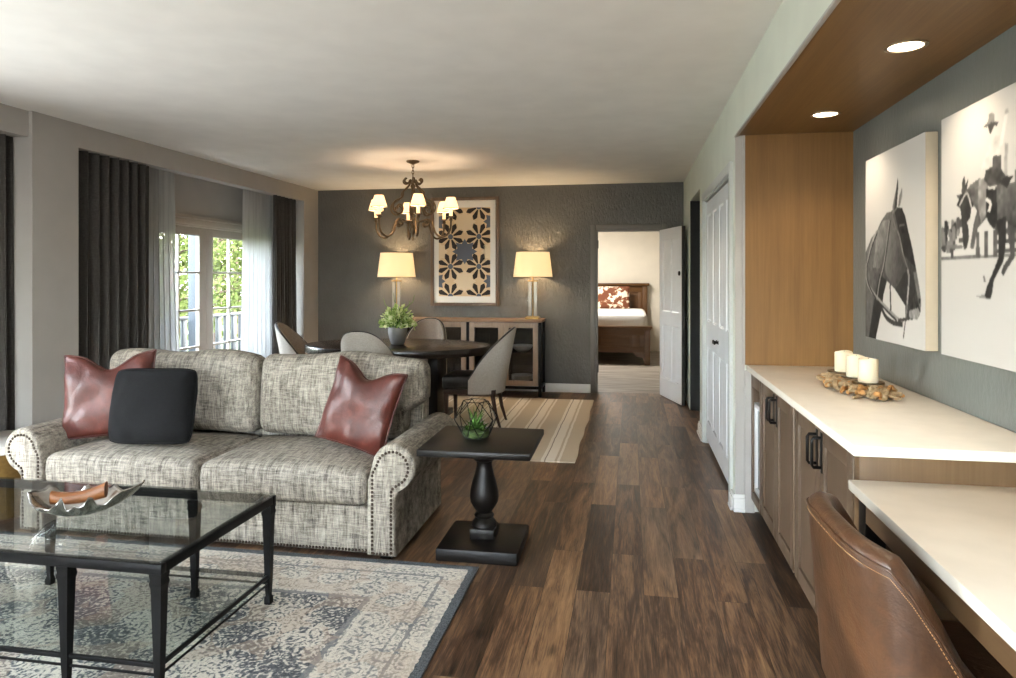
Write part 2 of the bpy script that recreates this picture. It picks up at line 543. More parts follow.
M['succulent'] = mat_leaf('succulent_green', '#2c4a24', '#55783a', '#86a55e', 40)
M['moss'] = paint('dark_moss', '#3d4d26', 0.9, 0.6, 120)
M['bark'] = paint('bark', '#4a3c30', 0.9, 0.6, 25)
M['deck'] = wood('pale_deck_boards', '#5a5752', '#716d67', 'Y', 0.7)
M['rail_paint'] = paint('blue_grey_railing_paint', '#171e23', 0.5)
M['post_paint'] = paint('pale_blue_post_paint', '#2e353c', 0.5)
M['lawn'] = paint('lawn', '#36431f', 0.95, 0.6, 20)
# ------------------------------------------------------------------ the room shell
CH = 2.60          # ceiling height
XL, XR, YB = -4.125, 0.63, 8.65
b = BM(); box(b, -4.95, 2.6, -2.1, 8.74, -0.1, 0.0); struct('floor', b, M['floor'], smooth=0)
b = BM(); box(b, -4.95, 2.6, -2.1, 8.80, CH, CH + 0.2); struct('ceiling', b, M['ceiling'], smooth=0)

# dark wall at the end, with the bedroom doorway
b = BM()
box(b, -4.95, -0.43, YB, YB + 0.14, 0, CH); box(b, 0.37, 2.6, YB, YB + 0.14, 0, CH); box(b, -0.43, 0.37, YB, YB + 0.14, 2.03, CH)
struct('wall_back', b, M['wall_dark'], smooth=0)
def casing(bm, x0, x1, z1, y, w=0.065, d=0.02):
    box(bm, x0 - w, x0, y - d, y + 0.005, 0, z1 + w, 0.006)
    box(bm, x1, x1 + w, y - d, y + 0.005, 0, z1 + w, 0.006)
    box(bm, x0, x1, y - d, y + 0.005, z1, z1 + w, 0.006)
b = BM(); casing(b, -0.43, 0.37, 2.03, YB)
box(b, -0.43, -0.41, YB, YB + 0.14, 0, 2.03); box(b, 0.35, 0.37, YB, YB + 0.14, 0, 2.03); box(b, -0.41, 0.35, YB, YB + 0.14, 2.01, 2.03)
struct('trim_1', b, M['trim_grey'])
b = BM(); box(b, -0.409, -0.40, YB + 0.02, YB + 0.06, 1.80, 1.90, 0.002); box(b, -0.409, -0.40, YB + 0.02, YB + 0.06, 0.25, 0.35, 0.002)
struct('trim_2', b, M['black_metal'])

def skirting(bm, pts, h=0.105, d=0.014):
    """pts: list of (x0,y0,x1,y1, nx,ny)"""
    for x0, y0, x1, y1, nx, ny in pts:
        xa, xb = sorted((x0, x1)); ya, yb = sorted((y0, y1))
        for hh, dd in ((h, d), (h * 0.78, d * 1.45), (0.02, d * 2.1)):
            X0, X1, Y0, Y1 = xa, xb, ya, yb
            if nx > 0: X1 += dd
            if nx < 0: X0 -= dd
            if ny > 0: Y1 += dd
            if ny < 0: Y0 -= dd
            box(bm, X0, X1, Y0, Y1, 0, hh, 0.002)
b = BM(); skirting(b, [(XL, YB, -0.497, YB, 0, -1), (0.437, YB, XR, YB, 0, -1)]); struct('baseboard_back', b, M['trim_white'])
b = BM(); skirting(b, [(XR, 6.24, XR, 6.62, -1, 0)])
struct('baseboard_right', b, M['trim_white'])
b = BM(); skirting(b, [(XR - 0.012, 4.42, 0.685, 4.42, 0, -1), (XR, 4.42, XR, 4.53, -1, 0)])
struct('baseboard_alcove', b, M['trim_white'])

# right wall: hall opening, closet, then the timber-lined alcove
b = BM()
W0, W1 = XR, XR + 0.12
box(b, W0, W1, 7.70, YB, 0, CH); box(b, W0, W1, 6.62, 7.70, 2.26, CH); box(b, W0, W1, 6.20, 6.62, 0, CH)
box(b, W0, W1, 4.58, 6.20, 2.10, CH); box(b, W0, W1, 4.42, 4.58, 0, CH)
box(b, W0 + 0.12, 1.5, 4.42, 4.56, 0, CH)
box(b, W0, W0 + 0.06, -2.1, 4.42, 2.336, CH); box(b, W0, W0 + 0.014, -2.1, 4.42, 2.306, 2.336)
struct('wall_right', b, M['wall_white'], smooth=0)
b = BM()      # closet and hall linings
box(b, 1.4, 1.5, 4.56, 6.3, 0, CH); box(b, W1, 1.5, 6.3, 6.4, 0, CH)
struct('wall_closet', b, M['wall_greige'], smooth=0)
b = BM()
box(b, 2.3, 2.4, 6.4, 8.4, 0, CH); box(b, W1, 2.4, 6.4, 6.5, 0, CH); box(b, W1, 2.4, 8.3, 8.4, 0, CH)
box(b, W0 + 0.001, W1, 7.68, 7.70, 0, 2.26)
struct('wall_hall', b, M['hall_dark'], smooth=0)

# left wall: piers, header over the curtain recesses, outer wall with the door openings
b = BM()
box(b, -4.75, XL, 4.17, 4.58, 0, CH); box(b, -4.75, XL, 8.25, YB, 0, CH); box(b, -4.75, XL, -2.1, 0.7, 0, CH)
box(b, XL - 0.15, XL - 0.03, 0.7, 4.17, 2.42, CH); box(b, XL - 0.12, XL, 4.58, 8.25, 2.42, CH)
struct('wall_left', b, M['wall_greige'], smooth=0)
b = BM()
OX = -4.62
for y0, y1, d0, d1 in ((4.58, 8.25, 5.98, 7.94), (0.7, 4.17, 1.3, 3.3)):
    box(b, OX - 0.14, OX, y0, d0, 0, CH); box(b, OX - 0.14, OX, d1, y1, 0, CH); box(b, OX - 0.14, OX, d0, d1, 2.02, CH)
struct('wall_outer', b, M['wall_greige'], smooth=0)

# near wall behind the camera, with a wide window added to let light in
b = BM()
box(b, -4.95, -3.3, -2.1, -1.95, 0, CH); box(b, -0.2, 2.6, -2.1, -1.95, 0, CH)
box(b, -3.3, -0.2, -2.1, -1.95, 0, 0.4); box(b, -3.3, -0.2, -2.1, -1.95, 2.3, CH)
struct('wall_near', b, M['wall_greige'], smooth=0)
b = BM()
for x in (-3.3, -2.29, -1.28, -0.26): box(b, x, x + 0.06, -2.06, -1.99, 0.4, 2.3, 0.004)
for z in (0.4, 2.24): box(b, -3.3, -0.2, -2.06, -1.99, z, z + 0.06, 0.004)
w1 = struct('added_window', b, M['trim_white'])
b = BM(); box(b, -3.29, -0.21, -2.03, -2.024, 0.41, 2.29); obj('pane', b, M['pane'], w1, smooth=0)

# ------------------------------------------------------------------ french doors to the balcony
def french(name, ya, yb, ymid):
    fr = BM()
    X0, X1 = OX - 0.12, OX + 0.0
    box(fr, X0, X1, ya, ya + 0.05, 0, 2.02, 0.004); box(fr, X0, X1, yb - 0.05, yb, 0, 2.02, 0.004)
    box(fr, X0, X1, ya + 0.05, yb - 0.05, 1.985, 2.02, 0.003)
    # casing with a moulded head on the room side
    box(fr, OX, OX + 0.02, ya - 0.08, ya, 0, 2.02, 0.004); box(fr, OX, OX + 0.02, yb, yb + 0.08, 0, 2.02, 0.004)
    box(fr, OX, OX + 0.022, ya - 0.08, yb + 0.08, 2.0, 2.06, 0.004)
    box(fr, OX, OX + 0.04, ya - 0.09, yb + 0.09, 2.06, 2.085, 0.006)
    box(fr, OX, OX + 0.028, ya - 0.085, yb + 0.085, 2.085, 2.10, 0.004)
    d = struct(name, fr, M['door_shaded'])
    for y0, y1, hinge in ((ya + 0.05, ymid, 0), (ymid, yb - 0.05, 1)):
        lf = BM()
        xa, xb = OX - 0.07, OX - 0.025
        st = 0.125
        box(lf, xa, xb, y0 + 0.001, y0 + st, 0.012, 1.98, 0.004); box(lf, xa, xb, y1 - st, y1 - 0.001, 0.012, 1.98, 0.004)
        box(lf, xa, xb, y0 + st, y1 - st, 1.89, 1.98, 0.004); box(lf, xa, xb, y0 + st, y1 - st, 0.012, 0.28, 0.004)
        leaf = obj('door_leaf', lf, M['door_shaded'], d)
        mu = BM()
        ym = (y0 + y1) / 2
        box(mu, xa + 0.006, xb - 0.004, ym - 0.011, ym + 0.011, 0.28, 1.89, 0.003)
        for z in (0.68, 1.08, 1.49): box(mu, xa + 0.006, xb - 0.004, y0 + st, y1 - st, z - 0.011, z + 0.011, 0.003)
        obj('muntin', mu, M['door_shaded'], leaf)
        pn = BM(); box(pn, xa + 0.02, xa + 0.024, y0 + st - 0.005, y1 - st + 0.005, 0.275, 1.895); obj('pane', pn, M['pane'], leaf, smooth=0)
    return d
french('door_1', 5.98, 7.94, 6.96)
french('door_2', 1.3, 3.3, 2.3)

# ------------------------------------------------------------------ bedroom door (open, nearly against the right wall)
def panel_slab(bm, w, h, t, panels, inset=0.010):
    """slab in local x (0..w), y (-t/2..t/2), z (0..h) with moulded recessed panels on both faces"""
    for s in (-1, 1):
        # face as grid of rectangles: split by panel bounds
        xs = sorted({0, w} | {p[0] for p in panels} | {p[1] for p in panels})
        zs = sorted({0, h} | {p[2] for p in panels} | {p[3] for p in panels})
        for i in range(len(xs) - 1):
            for k in range(len(zs) - 1):
                cx, cz = (xs[i] + xs[i + 1]) / 2, (zs[k] + zs[k + 1]) / 2
                if any(p[0] < cx < p[1] and p[2] < cz < p[3] for p in panels): continue
                q = [(xs[i], s * t / 2, zs[k]), (xs[i + 1], s * t / 2, zs[k]), (xs[i + 1], s * t / 2, zs[k + 1]), (xs[i], s * t / 2, zs[k + 1])]
                bm.faces.new([bm.verts.new(v) for v in q])
        for (x0, x1, z0, z1) in panels:
            prev = None
            for off, dep in ((0, 0), (0.012, inset), (0.022, inset), (0.045, inset * 0.25)):
                rr = [(x0 + off, s * (t / 2 - dep), z0 + off), (x1 - off, s * (t / 2 - dep), z0 + off),
                      (x1 - off, s * (t / 2 - dep), z1 - off), (x0 + off, s * (t / 2 - dep), z1 - off)]
                cur = [bm.verts.new(v) for v in rr]
                if prev:
                    for a in range(4):
                        bm.faces.new((prev[a], prev[(a + 1) % 4], cur[(a + 1) % 4], cur[a]))
                prev = cur
            bm.faces.new(prev)
    ed = [(0, 0), (w, 0), (w, h), (0, h)]
    for a in range(4):
        (xa, za), (xb, zb) = ed[a], ed[(a + 1) % 4]
        bm.faces.new([bm.verts.new(v) for v in ((xa, -t / 2, za), (xb, -t / 2, zb), (xb, t / 2, zb), (xa, t / 2, za))])
    bmesh.ops.remove_doubles(bm, verts=bm.verts[:], dist=1e-5)

dx, dy = 0.575 - 0.365, 7.90 - 8.61
dl = math.hypot(dx, dy)
b = BM()
wd = dl
pn = [(0.10, wd / 2 - 0.03, 0.22, 0.86), (wd / 2 + 0.03, wd - 0.10, 0.22, 0.86), (0.10, wd / 2 - 0.03, 1.02, 1.88), (wd / 2 + 0.03, wd - 0.10, 1.02, 1.88)]
panel_slab(b, wd, 2.0, 0.042, pn)
d3 = obj('door_3', b, M['door_paint'], None, (0.365, 8.61, 0.012), (0, 0, math.atan2(dy, dx)), smooth=30)
d3['kind'] = 'structure'
b = BM(); box(b, wd - 0.0005, wd + 0.002, -0.021, 0.021, 0, 2.0, 0.0005); obj('edge_strip', b, M['door_dark'], d3)
b = BM()   # bolt and lever
lathe(b, [(0.026, 0), (0.026, 0.01), (0.02, 0.014), (0, 0.014)], 20)
bmesh.ops.rotate(b, verts=b.verts[:], cent=(0, 0, 0), matrix=Matrix.Rotation(R(90), 3, 'X'))
bmesh.ops.translate(b, verts=b.verts[:], vec=(wd - 0.065, -0.021, 1.47))
obj('deadbolt', b, M['black_metal'], d3)
b = BM()
lathe(b, [(0.027, 0), (0.027, 0.008), (0.012, 0.012), (0.010, 0.05), (0, 0.05)], 20)
bmesh.ops.rotate(b, verts=b.verts[:], cent=(0, 0, 0), matrix=Matrix.Rotation(R(-90), 3, 'X'))
bmesh.ops.translate(b, verts=b.verts[:], vec=(wd - 0.065, 0.021, 0.96))
tube(b, [(wd - 0.065, 0.066, 0.96), (wd - 0.12, 0.068, 0.96), (wd - 0.17, 0.066, 0.957)], 0.008, 8)
obj('door_handle', b, M['chrome'], d3)

# ------------------------------------------------------------------ bifold closet door
M['door_casing'] = paint('grey_casing_paint', '#c3c6c3', 0.4, 0.02, 40)
cs = BM()
box(cs, XR - 0.02, XR + 0.005, 4.515, 4.58, 0, 2.165, 0.005); box(cs, XR - 0.02, XR + 0.005, 6.20, 6.265, 0, 2.165, 0.005)
box(cs, XR - 0.02, XR + 0.005, 4.58, 6.20, 2.10, 2.165, 0.005)
box(cs, XR, XR + 0.12, 4.58, 4.592, 0, 2.10); box(cs, XR, XR + 0.12, 6.188, 6.20, 0, 2.10); box(cs, XR, XR + 0.12, 4.592, 6.188, 2.088, 2.10)
struct('trim_3', cs, M['door_casing'])
d4 = thing('door_4', None, None, (XR + 0.03, 4.6, 0)); d4['kind'] = 'structure'
lw = 0.395
ang = R(4)
for k in range(4):
    b = BM()
    pn = [(0.075, lw - 0.075, 0.16, 0.80), (0.075, lw - 0.075, 1.02, 1.92)]
    panel_slab(b, lw - 0.004, 2.03, 0.034, pn, 0.009)
    lf = obj('door_leaf', b, M['door_paint'], d4, (0, 0.004 + k * lw, 0.045), (0, 0, R(90)), smooth=30)
    if k in (1, 2):
        kb = BM()
        lathe(kb, [(0.016, 0), (0.011, 0.006), (0.007, 0.012), (0.009, 0.02), (0.016, 0.026), (0.015, 0.034), (0.0, 0.037)], 16)
        bmesh.ops.rotate(kb, verts=kb.verts[:], cent=(0, 0, 0), matrix=Matrix.Rotation(R(-90), 3, 'X'))
        obj('knob', kb, M['black_metal'], lf, (lw - 0.04 if k == 1 else 0.04, 0.017, 0.90))
b = BM(); box(b, 0.0, 0.03, 0.0, 1.585, 2.078, 2.092); obj('track', b, M['chrome'], d4)

# ------------------------------------------------------------------ alcove lining
NB = 1.30      # alcove back wall
b = BM(); box(b, NB, NB + 0.14, -2.1, 4.42, 0, CH); struct('wall_alcove_back', b, M['alcove_wall'], smooth=0)
b = BM(); box(b, 0.685, NB, 4.395, 4.42, 0.9, 2.30); struct('wall_alcove_end', b, M['walnut_panel'], smooth=0)
b = BM(); box(b, 0.645, NB, -2.1, 4.395, 2.30, 2.335); struct('ceiling_alcove', b, M['walnut_soffit'], smooth=0)
b = BM()
box(b, XR - 0.004, 0.6445, -2.1, 4.42, 2.294, 2.3055, 0.002); box(b, 0.672, 0.685, 4.392, 4.42, 0.902, 2.2995, 0.001)
box(b, XR, 0.685, 4.412, 4.4205, 0, 2.31); box(b, 0.685, 0.74, 4.396, 4.42, 0, 0.864)
struct('trim_4', b, M['wall_greige'])

# ------------------------------------------------------------------ bedroom beyond the doorway
b = BM(); box(b, -3.5, 2.4, 8.74, 14.4, -0.1, 0.0); struct('floor_bedroom', b, M['bedroom_floor'], smooth=0)
b = BM(); box(b, -3.5, 2.4, 8.80, 14.5, CH, CH + 0.2); struct('ceiling_bedroom', b, M['ceiling'], smooth=0)
b = BM(); box(b, -3.5, 2.4, 13.74, 13.89, 0, CH); struct('wall_bedroom_back', b, M['bedroom_wall'], smooth=0)
b = BM(); box(b, -3.65, -3.5, 8.79, 14.15, 0, CH); struct('wall_bedroom_left', b, M['bedroom_wall'], smooth=0)
b = BM(); box(b, 2.4, 2.55, 8.79, 14.15, 0, CH); struct('wall_bedroom_right', b, M['bedroom_wall'], smooth=0)

# ------------------------------------------------------------------ balcony and garden
b = BM(); box(b, -6.7, -4.76, -1, 14, -0.14, -0.04)
struct('balcony_floor', b, M['deck'], smooth=0)
b = BM(); box(b, -70, -6.9, -25, 60, -0.6, -0.5); struct('ground', b, M['lawn'], smooth=0)
rl = thing('balcony_railing', 'blue-grey balcony railing seen through the glazed doors', 'railing', (-6.45, 9, -0.04))
b = BM(); box(b, -0.045, 0.045, -4.5, 4.5, 0.86, 0.90, 0.006); obj('top_rail', b, M['rail_paint'], rl)
b = BM(); box(b, -0.03, 0.03, -4.5, 4.5, 0.08, 0.12, 0.005); obj('bottom_rail', b, M['rail_paint'], rl)
b = BM(); box(b, -0.022, 0.022, -0.05, 0.05, 0.12, 0.86, 0.003)
bal = obj('baluster', b, M['rail_paint'], rl, (0, -4.4, 0))
for k in range(1, 42):
    c = bal.copy(); COL.objects.link(c); c.parent = rl; c.location = (0, -4.4 + k * 0.215, 0)
b = BM(); box(b, -0.07, 0.07, -0.07, 0.07, 0, 3.2, 0.006); box(b, -0.09, 0.09, -0.09, 0.09, 0, 0.12, 0.006)
ps = obj('balcony_post', b, M['post_paint'], None, (-6.2, 9.03, -0.04))
tag(ps, 'pale blue square balcony post outside the left glazed door', 'post')

def tree(x, y, h, rad, seed, n, m, label, zb=-0.5):
    rd = random.Random(seed)
    t = thing('tree', label, 'tree', (x, y, zb), group=None)
    br = BM()
    tube(br, [(0, 0, 0), (0.05, 0.03, h * 0.3), (-0.05, 0.08, h * 0.6), (0, 0, h * 0.9)], [0.14, 0.11, 0.07, 0.02], 8)
    tips = []
    for k in range(26):
        z0 = h * rd.uniform(0.12, 0.85)
        a = rd.uniform(0, 2 * PI); l = rad * rd.uniform(0.5, 1.0) * (1.05 - 0.45 * z0 / h)
        e = Vector((math.cos(a) * l, math.sin(a) * l, z0 + rd.uniform(0.1, 0.6)))
        tube(br, [(0, 0, z0), tuple(Vector((0, 0, z0)).lerp(e, 0.5) + Vector((0, 0, 0.1))), tuple(e)], [0.045, 0.025, 0.008], 5)
        tips.append(e); tips.append(Vector((0, 0, z0)).lerp(e, 0.6))
    obj('trunk', br, M['bark'], t)
    lf = BM()
    for k in range(n):
        c = rd.choice(tips)
        p = c + Vector((rd.gauss(0, 0.30), rd.gauss(0, 0.30), rd.gauss(0, 0.28)))
        if p.z < 0.05: p.z = rd.uniform(0.05, 0.6)
        s = rd.uniform(0.05, 0.11)
        u = Vector((rd.gauss(0, 1), rd.gauss(0, 1), rd.gauss(0, 1))).normalized()
        w = u.orthogonal().normalized() * s * 0.55
        lf.faces.new([lf.verts.new(q) for q in (p, p + u * s * 0.6 + w, p + u * s * 1.6, p + u * s * 0.6 - w)])
    obj('foliage', lf, m, t, smooth=0, recalc=False)
    return t
tree(-10.6, 14.4, 4.6, 1.5, 1, 4200, M['tree_leaf'], 'bright leafy tree seen through the left glazed door')
tree(-11.2, 17.2, 5.0, 1.7, 2, 4200, M['tree_leaf'], 'bright leafy tree seen through the right glazed door')
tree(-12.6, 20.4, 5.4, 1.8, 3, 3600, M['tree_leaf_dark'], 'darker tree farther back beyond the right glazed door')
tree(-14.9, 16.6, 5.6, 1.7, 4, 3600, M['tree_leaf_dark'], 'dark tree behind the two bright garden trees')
tree(-10.8, 10.6, 4.4, 1.5, 5, 3200, M['tree_leaf'], 'leafy tree behind the left sheer curtain')
tree(-15.5, 22.6, 5.6, 1.9, 6, 2600, M['tree_leaf'], 'farthest garden tree behind the right sheer curtain')
# ------------------------------------------------------------------ curtains (hung in the recesses, pleated cloth with thickness)
def curtain(name, label, y0, y1, x, amp, folds, m, flare=0.0, ybot=None, seed=0, z0=0.015, z1=2.55, thick=0.006, n=14):
    rd = random.Random(seed)
    ph = [rd.uniform(-0.5, 0.5) for _ in range(folds + 2)]
    am = [rd.uniform(0.7, 1.15) for _ in range(folds + 2)]
    nu = folds * n
    rows = []
    zs = [z1 - (z1 - z0) * k / 14 for k in range(15)]
    yb0, yb1 = ybot or (y0, y1)
    for i in range(nu + 1):
        u = i / nu
        f = u * folds
        k = int(f)
        row = []
        for z in zs:
            t = (z1 - z) / (z1 - z0)
            ya, yb = y0 + (yb0 - y0) * t ** 1.5, y1 + (yb1 - y1) * t ** 1.5
            w = math.sin(2 * PI * f + ph[k] * 0.6 * t)
            w = math.copysign(abs(w) ** 0.8, w)
            yy = ya + (yb - ya) * u + 0.012 * math.sin(4 * PI * f + ph[k]) * (0.5 + t)
            row.append((x + amp * am[k] * w * (0.75 + 0.35 * t), yy, z))
        rows.append(row)
    b = BM()
    grid(b, rows)
    o = obj(name, b, m, None, smooth=180)
    if thick:
        md = o.modifiers.new('thick', 'SOLIDIFY'); md.thickness = thick; md.offset = 0
    tag(o, label, 'curtain')
    return o
curtain('blackout_curtain', 'dark grey pleated curtain in the left recess, cut by the photo edge', 2.95, 4.160, -4.275, 0.042, 10, M['curtain'], seed=1)
curtain('blackout_curtain', 'dark grey pleated curtain left of the near sheer, next to the pier', 4.60, 5.46, -4.205, 0.042, 8, M['curtain'], seed=2, ybot=(4.60, 5.44))
curtain('sheer_curtain', 'white sheer curtain beside the left dark curtain', 5.50, 5.96, -4.32, 0.028, 7, M['sheer'], seed=3, ybot=(5.46, 6.07), thick=0)
curtain('sheer_curtain', 'white sheer curtain covering the right edge of the glazed doors', 7.155, 7.78, -4.32, 0.028, 7, M['sheer'], seed=4, ybot=(7.10, 7.78), thick=0)
curtain('blackout_curtain', 'dark grey pleated curtain in the corner behind the left dining chair', 7.60, 8.17, -4.195, 0.042, 6, M['curtain'], seed=5, ybot=(7.58, 8.21))

# ------------------------------------------------------------------ area rug
def mat_arearug(hxx, hyy):
    n = NT('faded_blue_cream_rug')
    co = n.co()
    s = n.sep(co)
    ax = n.math('SUBTRACT', hxx, n.math('ABSOLUTE', s[0]))
    ay = n.math('SUBTRACT', hyy, n.math('ABSOLUTE', s[1]))
    wob = n.math('MULTIPLY', n.math('SUBTRACT', n.noise(co, 30, 2), 0.5), 0.02)
    de = n.math('ADD', n.math('MINIMUM', ax, ay), wob)
    cream, pale = hx('#d9d1c3'), hx('#b7b1a6')
    navy, grey = hx('#343a42'), hx('#6b6e72')
    # floral scrolls : rings of voronoi cells, warped
    wv = n.n('ShaderNodeVectorMath', operation='MULTIPLY_ADD')
    nz = n.n('ShaderNodeTexNoise'); n.link(co, nz.inputs['Vector']); nz.inputs['Scale'].default_value = 9; nz.inputs['Detail'].default_value = 2
    n.link(nz.outputs['Color'], wv.inputs[0]); wv.inputs[1].default_value = (0.07, 0.07, 0); n.link(co, wv.inputs[2])
    wc = wv.outputs[0]
    d1 = n.voro(wc, 10); d2 = n.voro(wc, 25); d3 = n.voro(wc, 62)
    r1 = n.math('SINE', n.math('MULTIPLY', d1, 26.0))
    r2 = n.math('SINE', n.math('MULTIPLY', d2, 17.0))
    fl = n.math('ADD', n.math('MULTIPLY', r1, 0.28), n.math('MULTIPLY', r2, 0.30))
    fl = n.math('ADD', fl, n.math('MULTIPLY', n.math('SUBTRACT', d3, 0.45), 1.1))
    fl = n.math('ADD', fl, n.math('MULTIPLY', n.math('SUBTRACT', n.noise(co, 75, 4, 0.75), 0.5), 2.6))
    patch = n.noise(co, 2.6, 3, 0.6)            # worn, faded areas
    dia = n.math('ADD', n.math('MULTIPLY', n.math('ABSOLUTE', s[0]), 0.75), n.math('ABSOLUTE', s[1]))
    lat = n.math('SINE', n.math('MULTIPLY', dia, 13.0))
    field = n.math('ADD', fl, n.math('MULTIPLY', n.math('SUBTRACT', patch, 0.50), 1.3))
    field = n.math('ADD', field, n.math('MULTIPLY', lat, 0.30))
    fcol = n.ramp(n.math('ADD', n.math('MULTIPLY', field, 0.45), 0.5), [(0.36, cream), (0.50, pale), (0.58, grey), (0.86, navy)])
    bfac = n.math('ADD', n.math('MULTIPLY', fl, 0.40), n.math('ADD', 0.435, n.math('MULTIPLY', n.math('SUBTRACT', patch, 0.5), 0.7)))
    bcol = n.ramp(bfac, [(0.38, cream), (0.52, pale), (0.62, hx('#8a8a88')), (0.9, grey)])
    def band(a, c):   # 1 between a and c
        return n.math('MULTIPLY', n.math('GREATER_THAN', de, a), n.math('LESS_THAN', de, c))
    col = n.mix(n.math('GREATER_THAN', de, 0.42), bcol, fcol)
    for a, c, cc, k in ((0.40, 0.425, grey, 0.8), (0.37, 0.385, cream, 0.9), (0.135, 0.15, grey, 0.8), (0.19, 0.20, grey, 0.6), (0.042, 0.085, cream, 0.45)):
        col = n.mix(n.math('MULTIPLY', band(a, c), k), col, cc)
    edge = n.ramp(n.noise(co, 220, 2), [(0.35, hx('#2c3238')), (0.65, hx('#5c646b'))])
    col = n.mix(n.math('MULTIPLY', n.math('GREATER_THAN', n.noise(co, 120, 3, 0.7), 0.54), 0.30), col, hx('#77787a'))
    col_peach = n.math('MULTIPLY', n.math('GREATER_THAN', n.voro(wc, 6.5), 0.62), 0.35)
    col = n.mix(col_peach, col, hx('#b79f8a'))
    col = n.mix(n.math('LESS_THAN', de, 0.042), col, edge)
    sp = n.noise(n.mapping(co, (1, 0.5, 1)), 330, 2, 0.7)
    col = n.mix(n.math('MULTIPLY', n.math('SUBTRACT', sp, 0.35), 0.9, None, True), col, hx('#8a8781'))
    return n.bsdf(col, 0.95, 0, n.bump(n.math('ADD', sp, n.math('MULTIPLY', fl, -0.15)), 0.5, 0.006), 0.1)
def flat_rug(hw, hd, t, wav=0.0, seed=0, nx=40, ny=40):
    b = BM()
    def P(i, j, z):
        x, y = -hw + 2 * hw * i / nx, -hd + 2 * hd * j / ny
        ex = wav * noise.noise((x * 2.1 + seed, y * 2.1, 0)) if wav else 0
        return (x + ex, y, z)
    grid(b, [[P(i, j, t) for j in range(ny + 1)] for i in range(nx + 1)])
    ring = [(i, 0) for i in range(nx)] + [(nx, j) for j in range(ny)] + [(i, ny) for i in range(nx, 0, -1)] + [(0, j) for j in range(ny, 0, -1)]
    top = [b.verts.new(P(i, j, t)) for i, j in ring]; bot = [b.verts.new(P(i, j, 0)) for i, j in ring]
    for k in range(len(ring)):
        q = (k + 1) % len(ring)
        b.faces.new((bot[k], bot[q], top[q], top[k]))
    b.faces.new(bot[::-1])
    return b
RW, RD = 1.70, 1.22
o = obj('area_rug', flat_rug(RW, RD, 0.012), mat_arearug(RW, RD), None, (-0.735 - RW, 3.31 - RD, 0.0005), smooth=0)
tag(o, 'large faded blue and cream patterned rug under the glass coffee table', 'rug')

# striped rug under the dining table
def mat_stripes():
    n = NT('taupe_cream_striped_rug')
    co = n.co(); s = n.sep(co)
    x = n.math('ADD', n.math('MULTIPLY', s[0], 1.0), n.math('MULTIPLY', n.noise(n.mapping(co, (0.5, 2, 1)), 2.0, 2), 0.02))
    f = n.math('FRACT', n.math('DIVIDE', n.math('ADD', x, 10.0), 0.30))
    taupe, cream, thin = hx('#d6c9b5'), hx('#f8f1e5'), hx('#ada094')
    col = n.ramp(f, [(0, taupe), (0.44, cream), (0.53, thin), (0.56, cream), (0.80, taupe), (0.86, cream), (0.93, taupe)], 'CONSTANT')
    w = n.noise(n.mapping(co, (0.3, 1, 1)), 260, 2)
    col = n.mix(n.math('MULTIPLY', w, 0.25), col, hx('#90857a'))
    return n.bsdf(col, 0.95, 0, n.bump(w, 0.4, 0.004), 0.1)
o = obj('striped_rug', flat_rug(1.79, 1.38, 0.008, 0.018, 3), mat_stripes(), None, (-2.215, 6.71, 0.0005), smooth=0)
tag(o, 'flat taupe and cream striped rug under the dining table', 'rug')

# ------------------------------------------------------------------ sofa
SX, SY = -2.263, 3.31
sofa = thing('sofa', 'grey beige tweed roll-arm sofa with bronze nailhead trim', 'sofa', (SX, SY, 0))
sofa.scale = (0.9735, 0.985, 1)
def nail(bm, x, y, z, nrm=(0, -1, 0), r=0.0082):
    N = Vector(nrm); u = N.orthogonal().normalized(); v = N.cross(u)
    c = Vector((x, y, z))
    rings = []
    for rr, h in ((1.0, 0.0), (0.8, 0.45), (0.4, 0.72)):
        rings.append([bm.verts.new(c + (u * math.cos(2 * PI * k / 8) + v * math.sin(2 * PI * k / 8)) * r * rr + N * r * h) for k in range(8)])
    for a in range(2):
        for k in range(8):
            bm.faces.new((rings[a][k], rings[a][(k + 1) % 8], rings[a + 1][(k + 1) % 8], rings[a + 1][k]))
    bm.faces.new(rings[2])
def along(pts, step):
    out = []; carry = 0.0
    for i in range(len(pts) - 1):
        a, c = Vector(pts[i]), Vector(pts[i + 1]); l = (c - a).length
        t = carry
        while t < l:
            out.append(a.lerp(c, t / l)); t += step
        carry = t - l
    return out
# base and back frame
b = BM()
box(b, -0.975, 0.975, 0.035, 0.86, 0.022, 0.262, 0.012)
frm = obj('base', b, M['tweed'], sofa)
b = BM()
for x in along([(-0.97, 0, 0), (0.97, 0, 0)], 0.0185): nail(b, x.x, 0.0345, 0.036)
obj('nailhead_trim', b, M['nail'], frm, smooth=60)
b = BM()
back = [(0.66, 0.23), (0.76, 0.23), (0.90, 0.05), (0.90, 0.05)]
prism(b, [(0.80, 0.024), (0.90, 0.024), (0.925, 0.76)] + arc((0.865, 0.77), 0.06, 0, 180, 8) + [(0.76, 0.262), (0.80, 0.262)],
      lambda u, v: (-1.03, u, v), lambda u, v: (1.03, u, v))
bmesh.ops.bevel(b, geom=[e for e in b.edges if abs(e.verts[0].co.x - e.verts[1].co.x) < 1e-6], offset=0.012, segments=2, affect='EDGES')
obj('back_frame', b, M['tweed'], sofa)
